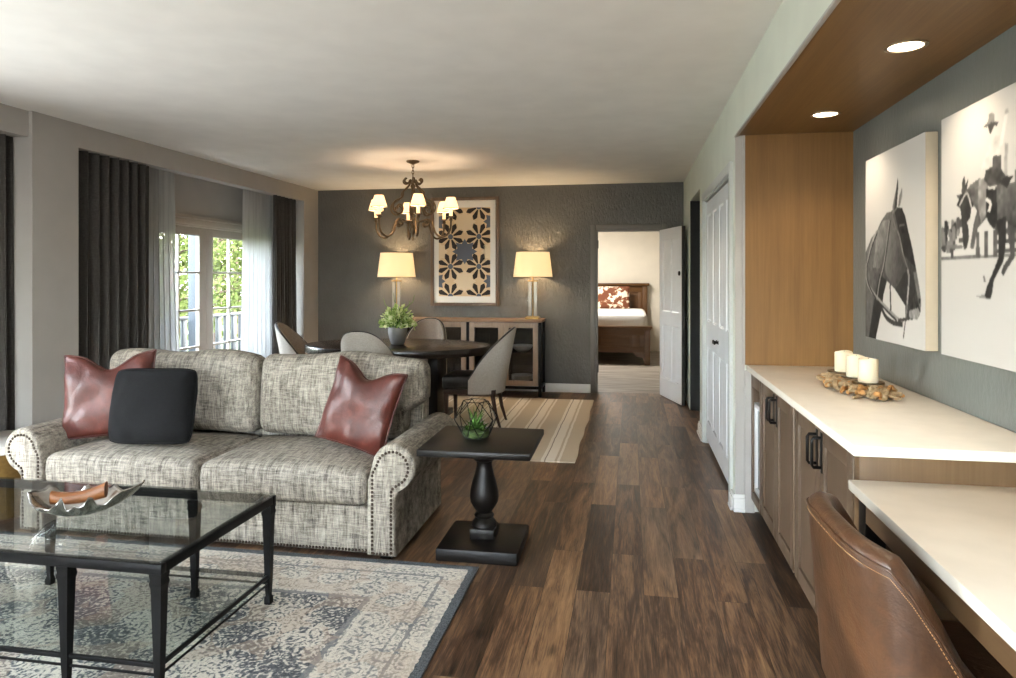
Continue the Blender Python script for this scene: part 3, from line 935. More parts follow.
# arms : outline in x-z for the right arm, extruded along y
def arm_outline(inset=0.0):
    r = 0.118 - inset
    cx, cz = 1.115, 0.474
    o = [(0.972 + inset, 0.022 + inset), (1.125 - inset, 0.022 + inset), (1.125 - inset, 0.30)]
    o += [(1.13 - inset, 0.325)]
    o += arc((cx, cz), r, -72, 175, 22)
    o += [(0.972 + inset, 0.40)]
    return o
def arm(side):
    b = BM()
    out = arm_outline()
    ys = [0.0, 0.008, 0.022, 0.05, 0.25, 0.45, 0.65, 0.80, 0.87, 0.885]
    cx, cz = 1.06, 0.33
    rows = []
    for y in ys:
        k = 1.0
        ins = 0.0
        if y == 0.0: ins = 0.016
        elif y == 0.008: ins = 0.006
        elif y == 0.885: ins = 0.012
        row = []
        for (u, v) in out:
            du, dv = u - cx, v - cz
            l = math.hypot(du, dv)
            f = (l - ins) / l
            row.append((side * (cx + du * f), y, cz + dv * f))
        rows.append(row)
    grid(b, rows, closev=True, capu=True)
    a = obj('arm', b, M['tweed'], sofa, smooth=50)
    nb = BM()
    path = [(0.996, 0, 0.07), (0.996, 0, 0.42)]
    ro = [(p[0], 0, p[1]) for p in arc((1.112, 0.472), 0.084, 168, -58, 30)]
    path = [(1.002, 0, 0.04), (1.002, 0, 0.44)] + ro + [(1.106, 0, 0.365), (1.104, 0, 0.32), (1.104, 0, 0.04)]
    for p in along(path, 0.0205): nail(nb, side * p.x, 0.0, p.z)
    for p in along([(1.01, 0, 0.038), (1.10, 0, 0.038)], 0.0185): nail(nb, side * p.x, 0.0, p.z)
    obj('nailhead_trim', nb, M['nail'], a, smooth=60)
arm(1); arm(-1)
# seat cushions
for s in (-1, 1):
    b = BM()
    hxx, hyy, hz = 0.482, 0.345, 0.095
    rd = random.Random(10 + s)
    def warp(p, s=s):
        c = 0.035 * (1 - (p.x / hxx) ** 2) * (1 - (p.y / hyy) ** 2) if p.z > 0 else 0
        w = 0.004 * noise.noise((p.x * 6 + s * 3, p.y * 6, p.z * 6))
        return (p.x, p.y - 0.010 * (1 - (p.z / hz) ** 2) * (1 if p.y < 0 else 0), p.z + c + w)
    rbox(b, hxx, hyy, hz, 0.045, (16, 12, 6), warp)
    obj('seat_cushion', b, M['tweed'], sofa, (s * 0.4855, 0.345, 0.360), smooth=180)
# back cushions, widening over the arms
for s in (-1, 1):
    b = BM()
    hxx, hyy, hz = 0.545, 0.105, 0.25
    def warp(p, s=s):
        x, y, z = p
        k = (z + 0.0) / hz
        o = s * x
        # the outer end is cut away beside the arm, and flares over it
        lim = 0.412 if z < -0.09 else (0.412 + (hxx - 0.412) * min(1, (z + 0.09) / 0.09) ** 0.7)
        if o > 0: x = s * o * (lim / hxx)
        bl = (1 - (x / hxx) ** 4) * (1 - (z / hz) ** 2)
        y += (0.045 if y > 0 else -0.05) * max(0, bl)
        # soft sagging top edge
        if z > 0.12: z += 0.012 * math.sin(x * 9 + s) - 0.02 * (abs(x) / hxx) ** 3
        w = noise.noise((x * 5 + 7 * s, y * 5, z * 5)) * 0.010
        return (x + w * 0.4, y + w, z + w * 0.4)
    rbox(b, hxx, hyy, hz, 0.075, (22, 7, 14), warp)
    obj('back_cushion', b, M['tweed'], sofa, (s * 0.5495, 0.695, 0.718), (R(-7), 0, 0), smooth=180)
b = BM(); box(b, -0.03, 0.03, -0.03, 0.03, 0.0, 0.030, 0.004)
lg = obj('leg', b, M['espresso'], sofa, (-1.06, 0.07, 0))
for x, y in ((1.06, 0.07), (-1.06, 0.82), (1.06, 0.82)):
    c = lg.copy(); COL.objects.link(c); c.parent = sofa; c.location = (x, y, 0)

# ------------------------------------------------------------------ throw pillows
def pillow(name, label, w, h, t, m, loc, rot, chop=0.0, seed=0, ears=0.06, wr=0.008, piping=None, n=28, rnd=0.0):
    root = None
    b = BM()
    def edge(u, v):
        x = u * w / 2 * (1 - ears * (1 - v * v) * abs(u) ** 3)
        z = v * h / 2 * (1 - ears * (1 - u * u) * abs(v) ** 3)
        if rnd: x *= 1 - rnd * abs(v) ** 7; z *= 1 - rnd * abs(u) ** 7
        if chop: z -= chop * math.exp(-(u / 0.42) ** 2) * max(0, (v + 0.35) / 1.35) ** 2
        return x, z
    V = {}
    def lin(i): 
        t_ = -1 + 2 * i / n
        return math.sin(t_ * PI / 2) * 0.6 + t_ * 0.4
    for s in (1, -1):
        for i in range(n + 1):
            for j in range(n + 1):
                u, v = lin(i), lin(j)
                rim = i in (0, n) or j in (0, n)
                if rim and s == -1:
                    V[(s, i, j)] = V[(1, i, j)]; continue
                x, z = edge(u, v)
                th = t / 2 * (max(0, (1 - u ** 2)) * max(0, (1 - v ** 2))) ** 0.42
                if chop: th *= 1 + 0.25 * math.exp(-(u / 0.4) ** 2) * max(0, v)
                wrk = 0 if rim else wr * noise.noise((x * 7 + seed, z * 7, s * 2.0)) + wr * 0.7 * noise.noise((x * 18 + seed, z * 12, s * 2.0)) * (abs(u) + abs(v)) * 0.7
                V[(s, i, j)] = b.verts.new((x, -s * (th + wrk), z))
    for s in (1, -1):
        for i in range(n):
            for j in range(n):
                b.faces.new((V[(s, i, j)], V[(s, i + 1, j)], V[(s, i + 1, j + 1)], V[(s, i, j + 1)]))
    o = obj(name, b, m, None, loc, rot, smooth=180)
    tag(o, label, 'pillow')
    pb = BM()
    ring = [edge(lin(i), -1) for i in range(n)] + [edge(1, lin(j)) for j in range(n)] + [edge(lin(i), 1) for i in range(n, 0, -1)] + [edge(-1, lin(j)) for j in range(n, 0, -1)]
    tube(pb, [(x, 0, z) for x, z in ring], 0.005, 6, closed=True)
    obj('piping', pb, piping or m, o, smooth=180)
    return o
pillow('leather_pillow', 'rust red leather pillow leaning on the left sofa arm, behind the charcoal pillow', 0.52, 0.50, 0.15, M['rust_leather'],
       (-3.065, 3.635, 0.735), (R(-12), R(-3), R(17)), 0.09, 3, wr=0.020)
pillow('cloth_pillow', 'square charcoal cloth pillow standing before a red leather one', 0.505, 0.415, 0.17, M['charcoal_cloth'],
       (-2.665, 3.495, 0.706), (R(-12), R(-1), R(3)), 0.0, 9, ears=0.0, wr=0.010, rnd=0.07)
pillow('leather_pillow', 'rust red leather pillow tilted against the right back cushion', 0.44, 0.47, 0.17, M['rust_leather'],
       (-1.485, 3.65, 0.715), (R(-14), R(12), R(-10)), 0.075, 21, wr=0.020)

# ------------------------------------------------------------------ coffee table
TX0, TX1, TY0, TY1, TZ = -3.03, -1.53, 2.045, 2.80, 0.48
tcx, tcy = (TX0 + TX1) / 2, (TY0 + TY1) / 2
hw, hd = (TX1 - TX0) / 2, (TY1 - TY0) / 2
ct = thing('coffee_table', 'rectangular black iron coffee table with glass top', 'coffee table', (tcx, tcy, 0.0125))
tz = TZ - 0.0125
b = BM()
fw = 0.028
box(b, -hw, hw, -hd, -hd + fw, tz - 0.034, tz, 0.003); box(b, -hw, hw, hd - fw, hd, tz - 0.034, tz, 0.003)
box(b, -hw, -hw + fw, -hd + fw, hd - fw, tz - 0.034, tz, 0.003); box(b, hw - fw, hw, -hd + fw, hd - fw, tz - 0.034, tz, 0.003)
obj('frame', b, M['black_metal'], ct)
b = BM(); box(b, -hw + 0.004, hw - 0.004, -hd + 0.004, hd - 0.004, tz + 0.0005, tz + 0.0085, 0.002)
obj('glass_top', b, M['table_glass'], ct, smooth=0)
b = BM()
def sq_leg(bm, prof, tw=1.0):
    rows = []
    for hwid, z in prof:
        rows.append([(-hwid, -hwid, z), (hwid, -hwid, z), (hwid, hwid, z), (-hwid, hwid, z)])
    grid(bm, rows, closev=True, capu=True)
sq_leg(b, [(0.013, 0), (0.014, 0.004), (0.014, 0.026), (0.010, 0.038), (0.0125, 0.10), (0.0185, 0.36), (0.0195, 0.385), (0.0215, 0.392), (0.0225, 0.40), (0.020, 0.412), (0.0225, 0.425), (0.0225, tz - 0.034)])
legx = [-hw + 0.024, -hw + 0.38, hw - 0.38, hw - 0.024]
first = None
for x in legx:
    for y in (-hd + 0.024, hd - 0.024):
        if first is None: first = obj('leg', b, M['black_metal'], ct, (x, y, 0), smooth=25)
        else:
            c = first.copy(); COL.objects.link(c); c.parent = ct; c.location = (x, y, 0)
b = BM()
ly = hd - 0.024; lx = hw - 0.024
for s in (-1, 1):
    box(b, -lx, lx, s * ly - 0.006, s * ly + 0.006, 0.112, 0.128, 0.002); box(b, -lx, lx, s * ly - 0.004, s * ly + 0.004, 0.084, 0.091, 0.001)
    box(b, s * lx - 0.006, s * lx + 0.006, -ly, ly, 0.112, 0.128, 0.002); box(b, s * lx - 0.004, s * lx + 0.004, -ly, ly, 0.084, 0.091, 0.001)
obj('stretcher', b, M['black_metal'], ct)
b = BM(); box(b, -lx + 0.004, lx - 0.004, -ly + 0.004, ly - 0.004, 0.128, 0.134)
obj('glass_shelf', b, M['table_glass'], ct, smooth=0)

# pewter leaf bowl with a wooden block
bw_scale = 1.08
bw = thing('leaf_bowl', 'crumpled silver leaf-shaped bowl on the glass coffee table', 'bowl', (-2.165, 2.40, 0.489), (0, 0, R(20)))
b = BM()
nu, nv = 48, 14
top, bot = [], []
for i in range(nu):
    a = 2 * PI * i / nu
    L = 0.20 if math.cos(a) > 0 else 0.17
    rr = 1.0 / math.sqrt((math.cos(a) / L) ** 2 + (math.sin(a) / 0.095) ** 2)
    rr *= 1 + 0.10 * math.sin(5 * a + 1) + 0.05 * math.sin(11 * a)
    rowt, rowb = [], []
    for j in range(nv + 1):
        t = j / nv
        x, y = math.cos(a) * rr * t, math.sin(a) * rr * t
        z = 0.010 + 0.055 * t ** 2.2 + (0.016 * math.sin(7 * a + 2) + 0.012 * math.sin(13 * a)) * t ** 4 + 0.006 * noise.noise((x * 30, y * 30, 2)) * t
        z += 0.03 * max(0, abs(math.cos(a))) ** 6 * t ** 3
        z = max(z, 0.009)
        rowt.append((x, y, z)); rowb.append((x, y, max(0.0, z - 0.007 - 0.004 * (1 - t))))
    top.append(rowt); bot.append(rowb)
Vt = grid(b, top, closeu=True); Vb = grid(b, bot, closeu=True)
for i in range(nu):
    q = (i + 1) % nu
    b.faces.new((Vt[i][-1], Vt[q][-1], Vb[q][-1], Vb[i][-1]))
bmesh.ops.remove_doubles(b, verts=b.verts[:], dist=1e-4)
obj('bowl', b, M['pewter'], bw, smooth=180)
bw.scale = (bw_scale, bw_scale, bw_scale)
b = BM()
rows = []
for i in range(13):
    t = i / 12
    x = -0.10 + 0.20 * t
    zc = 0.058 + 0.022 * t ** 1.5 + 0.012 * (2 * t - 1) ** 2
    h = 0.020 + 0.006 * t + 0.006 * (2 * t - 1) ** 2; w = 0.030 - 0.010 * (2 * t - 1) ** 2
    rows.append([(x, 0.012 + w * math.cos(2 * PI * k / 14), zc + h * math.copysign(abs(math.sin(2 * PI * k / 14)) ** 0.6, math.sin(2 * PI * k / 14))) for k in range(14)])
grid(b, rows, closev=True, capu=True)
wb = obj('wood_block', b, M['horn'], None, (-2.165, 2.40, 0.489), (0, 0, R(20)), smooth=40)
tag(wb, 'amber-brown curved wooden block lying in the silver leaf bowl', 'ornament')

# ------------------------------------------------------------------ pedestal side table
st = thing('side_table', 'black square pedestal table beside the right sofa arm', 'side table', (-0.765, 3.575, 0), (0, 0, R(0.5)))
b = BM(); box(b, -0.285, 0.285, -0.285, 0.285, 0.545, 0.58, 0.006); obj('table_top', b, M['espresso'], st)
b = BM(); box(b, -0.06, 0.06, -0.06, 0.06, 0.515, 0.545, 0.004)
lathe(b, [(0.05, 0.515), (0.052, 0.505), (0.062, 0.498), (0.066, 0.485), (0.058, 0.472), (0.044, 0.464), (0.041, 0.45), (0.043, 0.43), (0.050, 0.40), (0.062, 0.36), (0.073, 0.315), (0.077, 0.28), (0.073, 0.25),
          (0.058, 0.222), (0.044, 0.205), (0.040, 0.195), (0.046, 0.188), (0.053, 0.180), (0.050, 0.172), (0.044, 0.166), (0.058, 0.150), (0.066, 0.138), (0.066, 0.126), (0.058, 0.118)][::-1], 36)
box(b, -0.066, 0.066, -0.066, 0.066, 0.066, 0.12, 0.006)
obj('pedestal', b, M['espresso'], st)
b = BM(); box(b, -0.21, 0.21, -0.21, 0.21, 0.0, 0.066, 0.010); obj('base', b, M['espresso'], st)

# geometric terrarium
te = thing('terrarium', 'geometric glass terrarium with succulents on the black side table', 'terrarium', (-0.815, 3.595, 0.5845))
n5 = 6
def ring(r, z, ph=0): return [Vector((r * math.cos(R(60 * k + ph)), r * math.sin(R(60 * k + ph)), z)) for k in range(n5)]
r0, r1, r2 = ring(0.068, 0.0), ring(0.120, 0.10, 30), ring(0.068, 0.19)
b = BM(); fr = BM()
def edge(a, c): tube(fr, [a, c], 0.0025, 6)
def tri(*p): b.faces.new([b.verts.new(q) for q in p])
for k in range(n5):
    q = (k + 1) % n5
    edge(r0[k], r0[q]); edge(r2[k], r2[q])
    edge(r0[k], r1[k]); edge(r0[q], r1[k]); edge(r2[k], r1[k]); edge(r2[q], r1[k])
    tri(r0[k], r0[q], r1[k]); tri(r1[k], r1[q], r0[q]); tri(r1[k], r1[q], r2[q])
    if k not in (4,): tri(r2[k], r2[q], r1[k])
tri(*r0[::-1])
obj('glass_panes', b, M['terr_glass'], te, smooth=0)
obj('frame', fr, M['black_metal'], te)
b = BM(); lathe(b, [(0.0, 0.003), (0.064, 0.003), (0.074, 0.022), (0.070, 0.032), (0.04, 0.040), (0, 0.042)], 28); obj('moss', b, M['moss'], te)
def rosette(bm, cx, cy, cz, r, n, tilt=55, seed=0):
    rd = random.Random(seed)
    for k in range(n):
        a = k * 2.39996
        t = k / n
        el = R(80 - tilt * t + rd.uniform(-6, 6)); l = r * (0.45 + 0.55 * t)
        d = Vector((math.cos(a) * math.cos(el), math.sin(a) * math.cos(el), math.sin(el)))
        sd = Vector((-math.sin(a), math.cos(a), 0)); up = d.cross(sd)
        p0 = Vector((cx, cy, cz))
        rows = []
        for q, w in ((0, 0.06), (0.35, 0.16), (0.7, 0.14), (1.0, 0.01)):
            c = p0 + d * l * q
            rows.append([c + sd * l * w, c - up * l * w * 0.35, c - sd * l * w, c + up * l * w * 0.35])
        grid(bm, rows, closev=True, capu=True)
for i, (x, y, r, n, tl) in enumerate(((0.0, 0.0, 0.085, 22, 60), (-0.035, -0.02, 0.05, 16, 70), (0.04, -0.025, 0.048, 16, 70), (0.015, 0.035, 0.05, 14, 60))):
    b = BM(); rosette(b, x, y, 0.038, r, n, tl, i); obj('succulent', b, M['succulent'], te, smooth=60)
b = BM()
rd = random.Random(5)
for k in range(9):
    a = rd.uniform(0, 2 * PI); l = rd.uniform(0.07, 0.13)
    tube(b, [(0.0, 0.0, 0.04), (0.02 * math.cos(a), 0.02 * math.sin(a), 0.04 + l * 0.6), (0.045 * math.cos(a), 0.045 * math.sin(a), 0.04 + l)], [0.005, 0.005, 0.001], 5)
obj('succulent', b, M['succulent'], te)

# drum side table at the left end of the sofa
dt = thing('drum_table', 'brass drum side table with white top left of the sofa, cut by the photo edge', 'side table', (-3.85, 3.62, 0))
b = BM(); lathe(b, [(0.245, 0.0), (0.255, 0.005), (0.255, 0.02), (0.24, 0.05), (0.228, 0.18), (0.23, 0.31), (0.25, 0.38), (0.25, 0.385)], 48); obj('drum', b, M['brass'], dt)
b = BM(); lathe(b, [(0.0, 0.3855), (0.26, 0.3855), (0.268, 0.39), (0.268, 0.435), (0.262, 0.44), (0.0, 0.44)], 48); obj('table_top', b, M['ceramic'], dt)
# ------------------------------------------------------------------ dining table
DX, DY = -2.335, 6.70
dt = thing('dining_table', 'dark oval dining table on a pedestal behind the sofa', 'table', (DX, DY, 0.009))
b = BM()
def oval(a, c, n=72): return [(a * math.cos(2 * PI * k / n), c * math.sin(2 * PI * k / n)) for k in range(n)]
rows = []
for ins, z in ((0.02, 0.672), (0.004, 0.676), (0.0, 0.682), (0.0, 0.74), (0.003, 0.747), (0.010, 0.750)):
    rows.append([(x, y, z) for x, y in oval(0.955 - ins, 0.66 - ins)])
grid(b, rows, closev=True, capu=True)
obj('table_top', b, M['table_top_wood'], dt)
b = BM()
for x in (-0.42, 0.42):
    cbox(b, x, 0, 0.36, 0.10, 0.34, 0.62, 0.008)
cbox(b, 0, 0, 0.30, 0.84, 0.06, 0.12, 0.006)
obj('pedestal', b, M['espresso'], dt)
for x in (-0.42, 0.42):
    b = BM(); cbox(b, x, 0, 0.03, 0.14, 0.72, 0.06, 0.008); obj('foot', b, M['espresso'], dt)

# ------------------------------------------------------------------ dining chairs with wrap-round backs
def make_chair():
    t = thing('dining_chair', None, 'dining chair')
    W, D = 0.265, 0.27
    def plan(a, off):        # a in -1..1, offset outward
        ph = a * R(92)
        sx, cx = math.sin(ph), math.cos(ph)
        x = (W + off) * math.copysign(abs(sx) ** 0.82, sx)
        y = (D + off) * math.copysign(abs(cx) ** 0.82, cx)
        return x, y, max(0, cx)
    def top(cx): return 0.455 + 0.485 * cx ** 0.62
    na, nz = 40, 12
    def shell(off, m, name, zb):
        b = BM(); rows = []
        for i in range(na + 1):
            a = -1 + 2 * i / na
            x, y, cx = plan(a, off)
            row = []
            for j in range(nz + 1):
                z = zb + (top(cx) - zb) * j / nz
                k = max(0, (z - 0.36) / 0.58)
                nar = 1 - 0.10 * k * abs(x) / W
                row.append((x * nar, y + 0.115 * k * cx ** 0.5 , z))
            rows.append(row)
        return b, rows
    b, ro = shell(0.018, None, '', 0.325)
    grid(b, ro)
    # rim strip and hem to close the outer skin
    b2, ri = shell(-0.022, None, '', 0.325); b2.free()
    grid(b, [[ro[i][-1], ri[i][-1]] for i in range(na + 1)])
    grid(b, [[ro[i][0], ri[i][0]] for i in range(na + 1)])
    grid(b, [[ro[0][j], ri[0][j]] for j in range(nz + 1)]); grid(b, [[ro[-1][j], ri[-1][j]] for j in range(nz + 1)])
    bmesh.ops.remove_doubles(b, verts=b.verts[:], dist=1e-5)
    obj('backrest', b, M['linen'], t, smooth=60)
    b = BM(); grid(b, [[(p[0] * 0.995, p[1] - 0.001, p[2]) for p in r] for r in ri]); obj('inner_back', b, M['linen_shaded'], t, smooth=180)
    b = BM()
    tube(b, [((ro[i][-1][0] * 0.6 + ri[i][-1][0] * 0.4), ro[i][-1][1] * 0.6 + ri[i][-1][1] * 0.4, ro[i][-1][2] + 0.001) for i in range(na + 1)], 0.011, 8)
    obj('piping', b, M['black_leather'], t, smooth=180)
    b = BM()
    rbox(b, 0.235, 0.245, 0.062, 0.03, (12, 12, 4), lambda p: (p.x * (1 - 0.06 * max(0, p.y) / 0.245), p.y, p.z + (0.018 * (1 - (p.x / 0.235) ** 2) * (1 - (p.y / 0.245) ** 2) if p.z > 0 else 0)))
    obj('seat', b, M['black_leather'], t, (0, -0.04, 0.425), smooth=180)
    b = BM(); box(b, -0.232, 0.232, -0.27, 0.235, 0.315, 0.362, 0.006); obj('seat_frame', b, M['dark_leg'], t)
    b = BM(); sq_leg(b, [(0.011, 0), (0.021, 0.318)])
    lg = obj('leg', b, M['dark_leg'], t, (-0.205, -0.245, 0), smooth=25)
    c = lg.copy(); COL.objects.link(c); c.parent = t; c.location = (0.205, -0.245, 0)
    for s in (-1, 1):
        b = BM(); tube(b, [(s * 0.0, 0.075, 0.012), (0, 0.03, 0.14), (0, 0.0, 0.318)], [0.013, 0.018, 0.023], 8)
        bmesh.ops.scale(b, verts=b.verts[:], vec=(1, 1, 1))
        for v in b.verts: v.co.z = max(0.0, min(0.318, v.co.z if v.co.z > 0.03 else 0.0))
        obj('leg', b, M['dark_leg'], t, (s * 0.195, 0.20, 0), smooth=50)
    return t
ch = make_chair()
ch.location = (-1.50, 6.60, 0.0085); ch.rotation_euler = (0, 0, R(-88))
tag(ch, 'dining chair at the right end of the oval table, seen side-on')
g = 'dining chairs around the oval table'
ch['group'] = g
dup(ch, (-2.395, 6.205, 0.0085), (0, 0, R(180)), 'dining chair between the sofa and the oval table, seen from behind', g)
dup(ch, (-2.335, 7.50, 0.0085), (0, 0, R(0)), 'dining chair on the far side of the oval table, before the sideboard', g)
dup(ch, (-3.33, 6.88, 0.0085), (0, 0, R(100)), 'dining chair at the left end of the oval table, near the corner curtain', g)

# potted plant on the table
PX, PYY, PZ = -2.325, 6.68, 0.7595
pt = thing('potted_plant', 'leafy pale green plant in a grey pot on the dining table', 'plant', (PX, PYY, PZ))
b = BM()
lathe(b, [(0.0, 0.0), (0.058, 0.0), (0.066, 0.006), (0.082, 0.05), (0.094, 0.11), (0.096, 0.15), (0.092, 0.172), (0.088, 0.174), (0.085, 0.168), (0.084, 0.14), (0.0, 0.138)], 36)
obj('pot', b, M['pot'], pt)
b = BM(); st_ = BM()
rd = random.Random(4)
for k in range(340):
    th = rd.uniform(0, 2 * PI); el = math.asin(rd.uniform(-0.12, 1.0))
    rr = 0.165 * rd.uniform(0.45, 1.0)
    d = Vector((math.cos(th) * math.cos(el), math.sin(th) * math.cos(el), math.sin(el) * 1.05))
    p = Vector((0, 0, 0.20)) + d * rr
    if k < 46: tube(st_, [(0, 0, 0.13), tuple(Vector((0, 0, 0.17)).lerp(p, 0.5)), tuple(p)], [0.004, 0.003, 0.0015], 5)
    u = (d + Vector((rd.gauss(0, 0.5), rd.gauss(0, 0.5), rd.gauss(0, 0.5)))).normalized()
    sd = u.cross(Vector((rd.gauss(0, 1), rd.gauss(0, 1), rd.gauss(0, 1)))).normalized()
    s = rd.uniform(0.036, 0.062)
    nn = u.cross(sd)
    pts = [p, p + u * s * 0.5 + sd * s * 0.42 - nn * s * .06, p + u * s, p + u * s * 0.5 - sd * s * 0.42 - nn * s * .06, p + u * s * 0.5 + nn * s * 0.06]
    v = [b.verts.new(q) for q in pts]
    b.faces.new((v[0], v[1], v[4])); b.faces.new((v[1], v[2], v[4])); b.faces.new((v[2], v[3], v[4])); b.faces.new((v[3], v[0], v[4]))
obj('foliage', b, M['plant_leaf'], pt, smooth=0, recalc=False)
for a, l in ((2.6, 0.32), (1.9, 0.38), (0.4, 0.36), (0.9, 0.30)):
    tube(st_, [(0, 0, 0.14), (0.05 * math.cos(a), 0.05 * math.sin(a) * .3, 0.14 + l * 0.55), (0.15 * math.cos(a) * 1.1, 0.05 * math.sin(a), 0.14 + l * 0.8), (0.15 * math.cos(a) * 1.25, 0.05 * math.sin(a), 0.14 + l)], [0.004, 0.004, 0.003, 0.002], 5)
obj('stem', st_, M['succulent'], pt)

# ------------------------------------------------------------------ sideboard
BX0, BX1, BY0, BY1, BZ = -2.87, -1.06, 8.21, 8.62, 0.925
sb = thing('sideboard', 'oak sideboard with glass doors and black corner posts against the dark wall', 'sideboard', ((BX0 + BX1) / 2, (BY0 + BY1) / 2, 0))
hw, hd = (BX1 - BX0) / 2, (BY1 - BY0) / 2
b = BM(); box(b, -hw - 0.01, hw + 0.01, -hd - 0.012, hd, BZ - 0.03, BZ, 0.004); obj('top', b, M['side_top'], sb)
b = BM()
box(b, -hw + 0.03, hw - 0.03, hd - 0.03, hd - 0.01, 0.14, BZ - 0.03); box(b, -hw + 0.03, hw - 0.03, -hd + 0.03, hd - 0.03, 0.14, 0.165)
box(b, -hw + 0.03, hw - 0.03, -hd + 0.03, hd - 0.03, BZ - 0.06, BZ - 0.031)
box(b, -hw + 0.03, hw - 0.03, -hd + 0.05, hd - 0.03, 0.50, 0.518)
for x in (-hw + 0.03, hw - 0.05, -0.02): box(b, x, x + (0.04 if x == -0.02 else 0.02), -hd + 0.03, hd - 0.03, 0.165, BZ - 0.06)
obj('carcass', b, M['side_in'], sb)
b = BM()
for x in (-hw, -0.018, hw - 0.036):
    for y in (-hd, hd - 0.036): box(b, x, x + 0.036, y, y + 0.036, 0, BZ - 0.031, 0.003)
box(b, -hw, hw, -hd, -hd + 0.03, 0.09, 0.125, 0.003); box(b, -hw, hw, hd - 0.03, hd, 0.09, 0.125, 0.003)
for x in (-hw, hw - 0.03): box(b, x, x + 0.03, -hd + .03, hd - .03, 0.09, 0.125, 0.003)
obj('frame', b, M['black_metal'], sb)
dw = (hw - 0.018 - 0.036) / 2 - 0.004
for k, x0 in enumerate((-hw + 0.038, -hw + 0.038 + dw + 0.003, 0.020, 0.020 + dw + 0.003)):
    b = BM()
    s, z0, z1, ya, yb = 0.062, 0.13, BZ - 0.036, -hd + 0.003, -hd + 0.027
    box(b, x0, x0 + s, ya, yb, z0, z1, 0.003); box(b, x0 + dw - s, x0 + dw, ya, yb, z0, z1, 0.003)
    box(b, x0 + s, x0 + dw - s, ya, yb, z0, z0 + s, 0.003); box(b, x0 + s, x0 + dw - s, ya, yb, z1 - s, z1, 0.003)
    d = obj('door', b, M['side_wood'], sb)
    b = BM(); box(b, x0 + s - 0.004, x0 + dw - s + 0.004, ya + 0.012, ya + 0.015, z0 + s - 0.004, z1 - s + 0.004); obj('pane', b, M['cab_glass'], d, smooth=0)
    b = BM(); kx = x0 + dw - 0.03 if k % 2 == 0 else x0 + 0.03
    lathe(b, [(0.004, 0), (0.004, 0.014), (0.010, 0.018), (0.010, 0.026), (0, 0.029)], 14)
    bmesh.ops.rotate(b, verts=b.verts[:], cent=(0, 0, 0), matrix=Matrix.Rotation(R(90), 3, 'X'))
    bmesh.ops.translate(b, verts=b.verts[:], vec=(kx, ya, 0.56)); obj('knob', b, M['black_metal'], d)
def dish(name, label, x, y, z, prof, group=None):
    b = BM(); lathe(b, prof, 36); o = obj(name, b, M['ceramic'], None, (x, y, z)); return tag(o, label, name.replace('_', ' '), group)
bowlp = [(0.0, 0.004), (0.05, 0.004), (0.05, 0.0), (0.06, 0.0), (0.11, 0.04), (0.135, 0.085), (0.13, 0.085), (0.10, 0.042), (0.0, 0.012)]
dish('serving_bowl', 'wide white bowl on the upper shelf behind the rightmost sideboard door', -1.32, 8.42, 0.5195, bowlp)
plate = [(0.0, 0.004), (0.07, 0.004), (0.07, 0.0), (0.08, 0.0), (0.135, 0.018), (0.135, 0.022), (0.08, 0.008), (0.0, 0.008)]
for k in range(5):
    dish('plate', 'white plate in the stack at the bottom of the rightmost sideboard door', -1.32, 8.42, 0.1665 + k * 0.0125, plate, 'plates stacked behind the right sideboard door')
dish('serving_bowl', 'white bowl on the upper shelf behind the left half of the sideboard', -2.18, 8.42, 0.5195, bowlp)

# ------------------------------------------------------------------ table lamps
def lamp(x, label):
    t = thing('table_lamp', label, 'lamp', (x, 8.42, BZ + 0.0005))
    b = BM(); box(b, -0.09, 0.09, -0.06, 0.06, 0, 0.022, 0.004); box(b, -0.075, 0.075, -0.048, 0.048, 0.022, 0.034, 0.003); obj('base', b, M['brass'], t)
    for s in (-1, 1):
        b = BM(); box(b, s * 0.034 - 0.02, s * 0.034 + 0.02, -0.02, 0.02, 0.035, 0.46, 0.004); obj('crystal_column', b, M['crystal'], t, smooth=0)
    b = BM(); cbox(b, 0, 0, 0.467, 0.12, 0.06, 0.014, 0.003); tube(b, [(0, 0, 0.034), (0, 0, 0.60)], 0.006, 10)
    lathe(b, [(0.02, 0.56), (0.02, 0.62), (0.0, 0.62)], 16); obj('stem', b, M['brass'], t)
    b = BM(); lathe(b, [(0.0, 0.62), (0.016, 0.625), (0.03, 0.66), (0.03, 0.68), (0.018, 0.705), (0, 0.71)], 16); obj('bulb', b, M['sleeve'], t)
    b = BM()
    lathe(b, [(0.243, 0.515), (0.204, 0.825), (0.202, 0.825), (0.241, 0.515)], 48, cap=False)
    sh = obj('lamp_shade', b, M['drum_shade'], t, smooth=60)
    b = BM()
    for r_, z in ((0.2425, 0.516), (0.2035, 0.824)):
        tube(b, [(r_ * math.cos(2 * PI * k / 40), r_ * math.sin(2 * PI * k / 40), z) for k in range(40)], 0.003, 6, closed=True)
    for k in range(3):
        a = 2 * PI * k / 3; tube(b, [(0, 0, 0.80), (0.204 * math.cos(a), 0.204 * math.sin(a), 0.815)], 0.002, 5)
    tube(b, [(0.03, 0, 0.62), (0.045, 0, 0.70), (0.0, 0, 0.80), (-0.045, 0, 0.70), (-0.03, 0, 0.62)], 0.002, 5)
    obj('shade_rim', b, M['brass'], sh)
    return t
LAMPX = (-2.945, -1.19)
lamp(LAMPX[0], 'left table lamp with drum shade on crystal columns, behind the potted plant')
lamp(LAMPX[1], 'right table lamp with drum shade on crystal columns, beside the framed art')

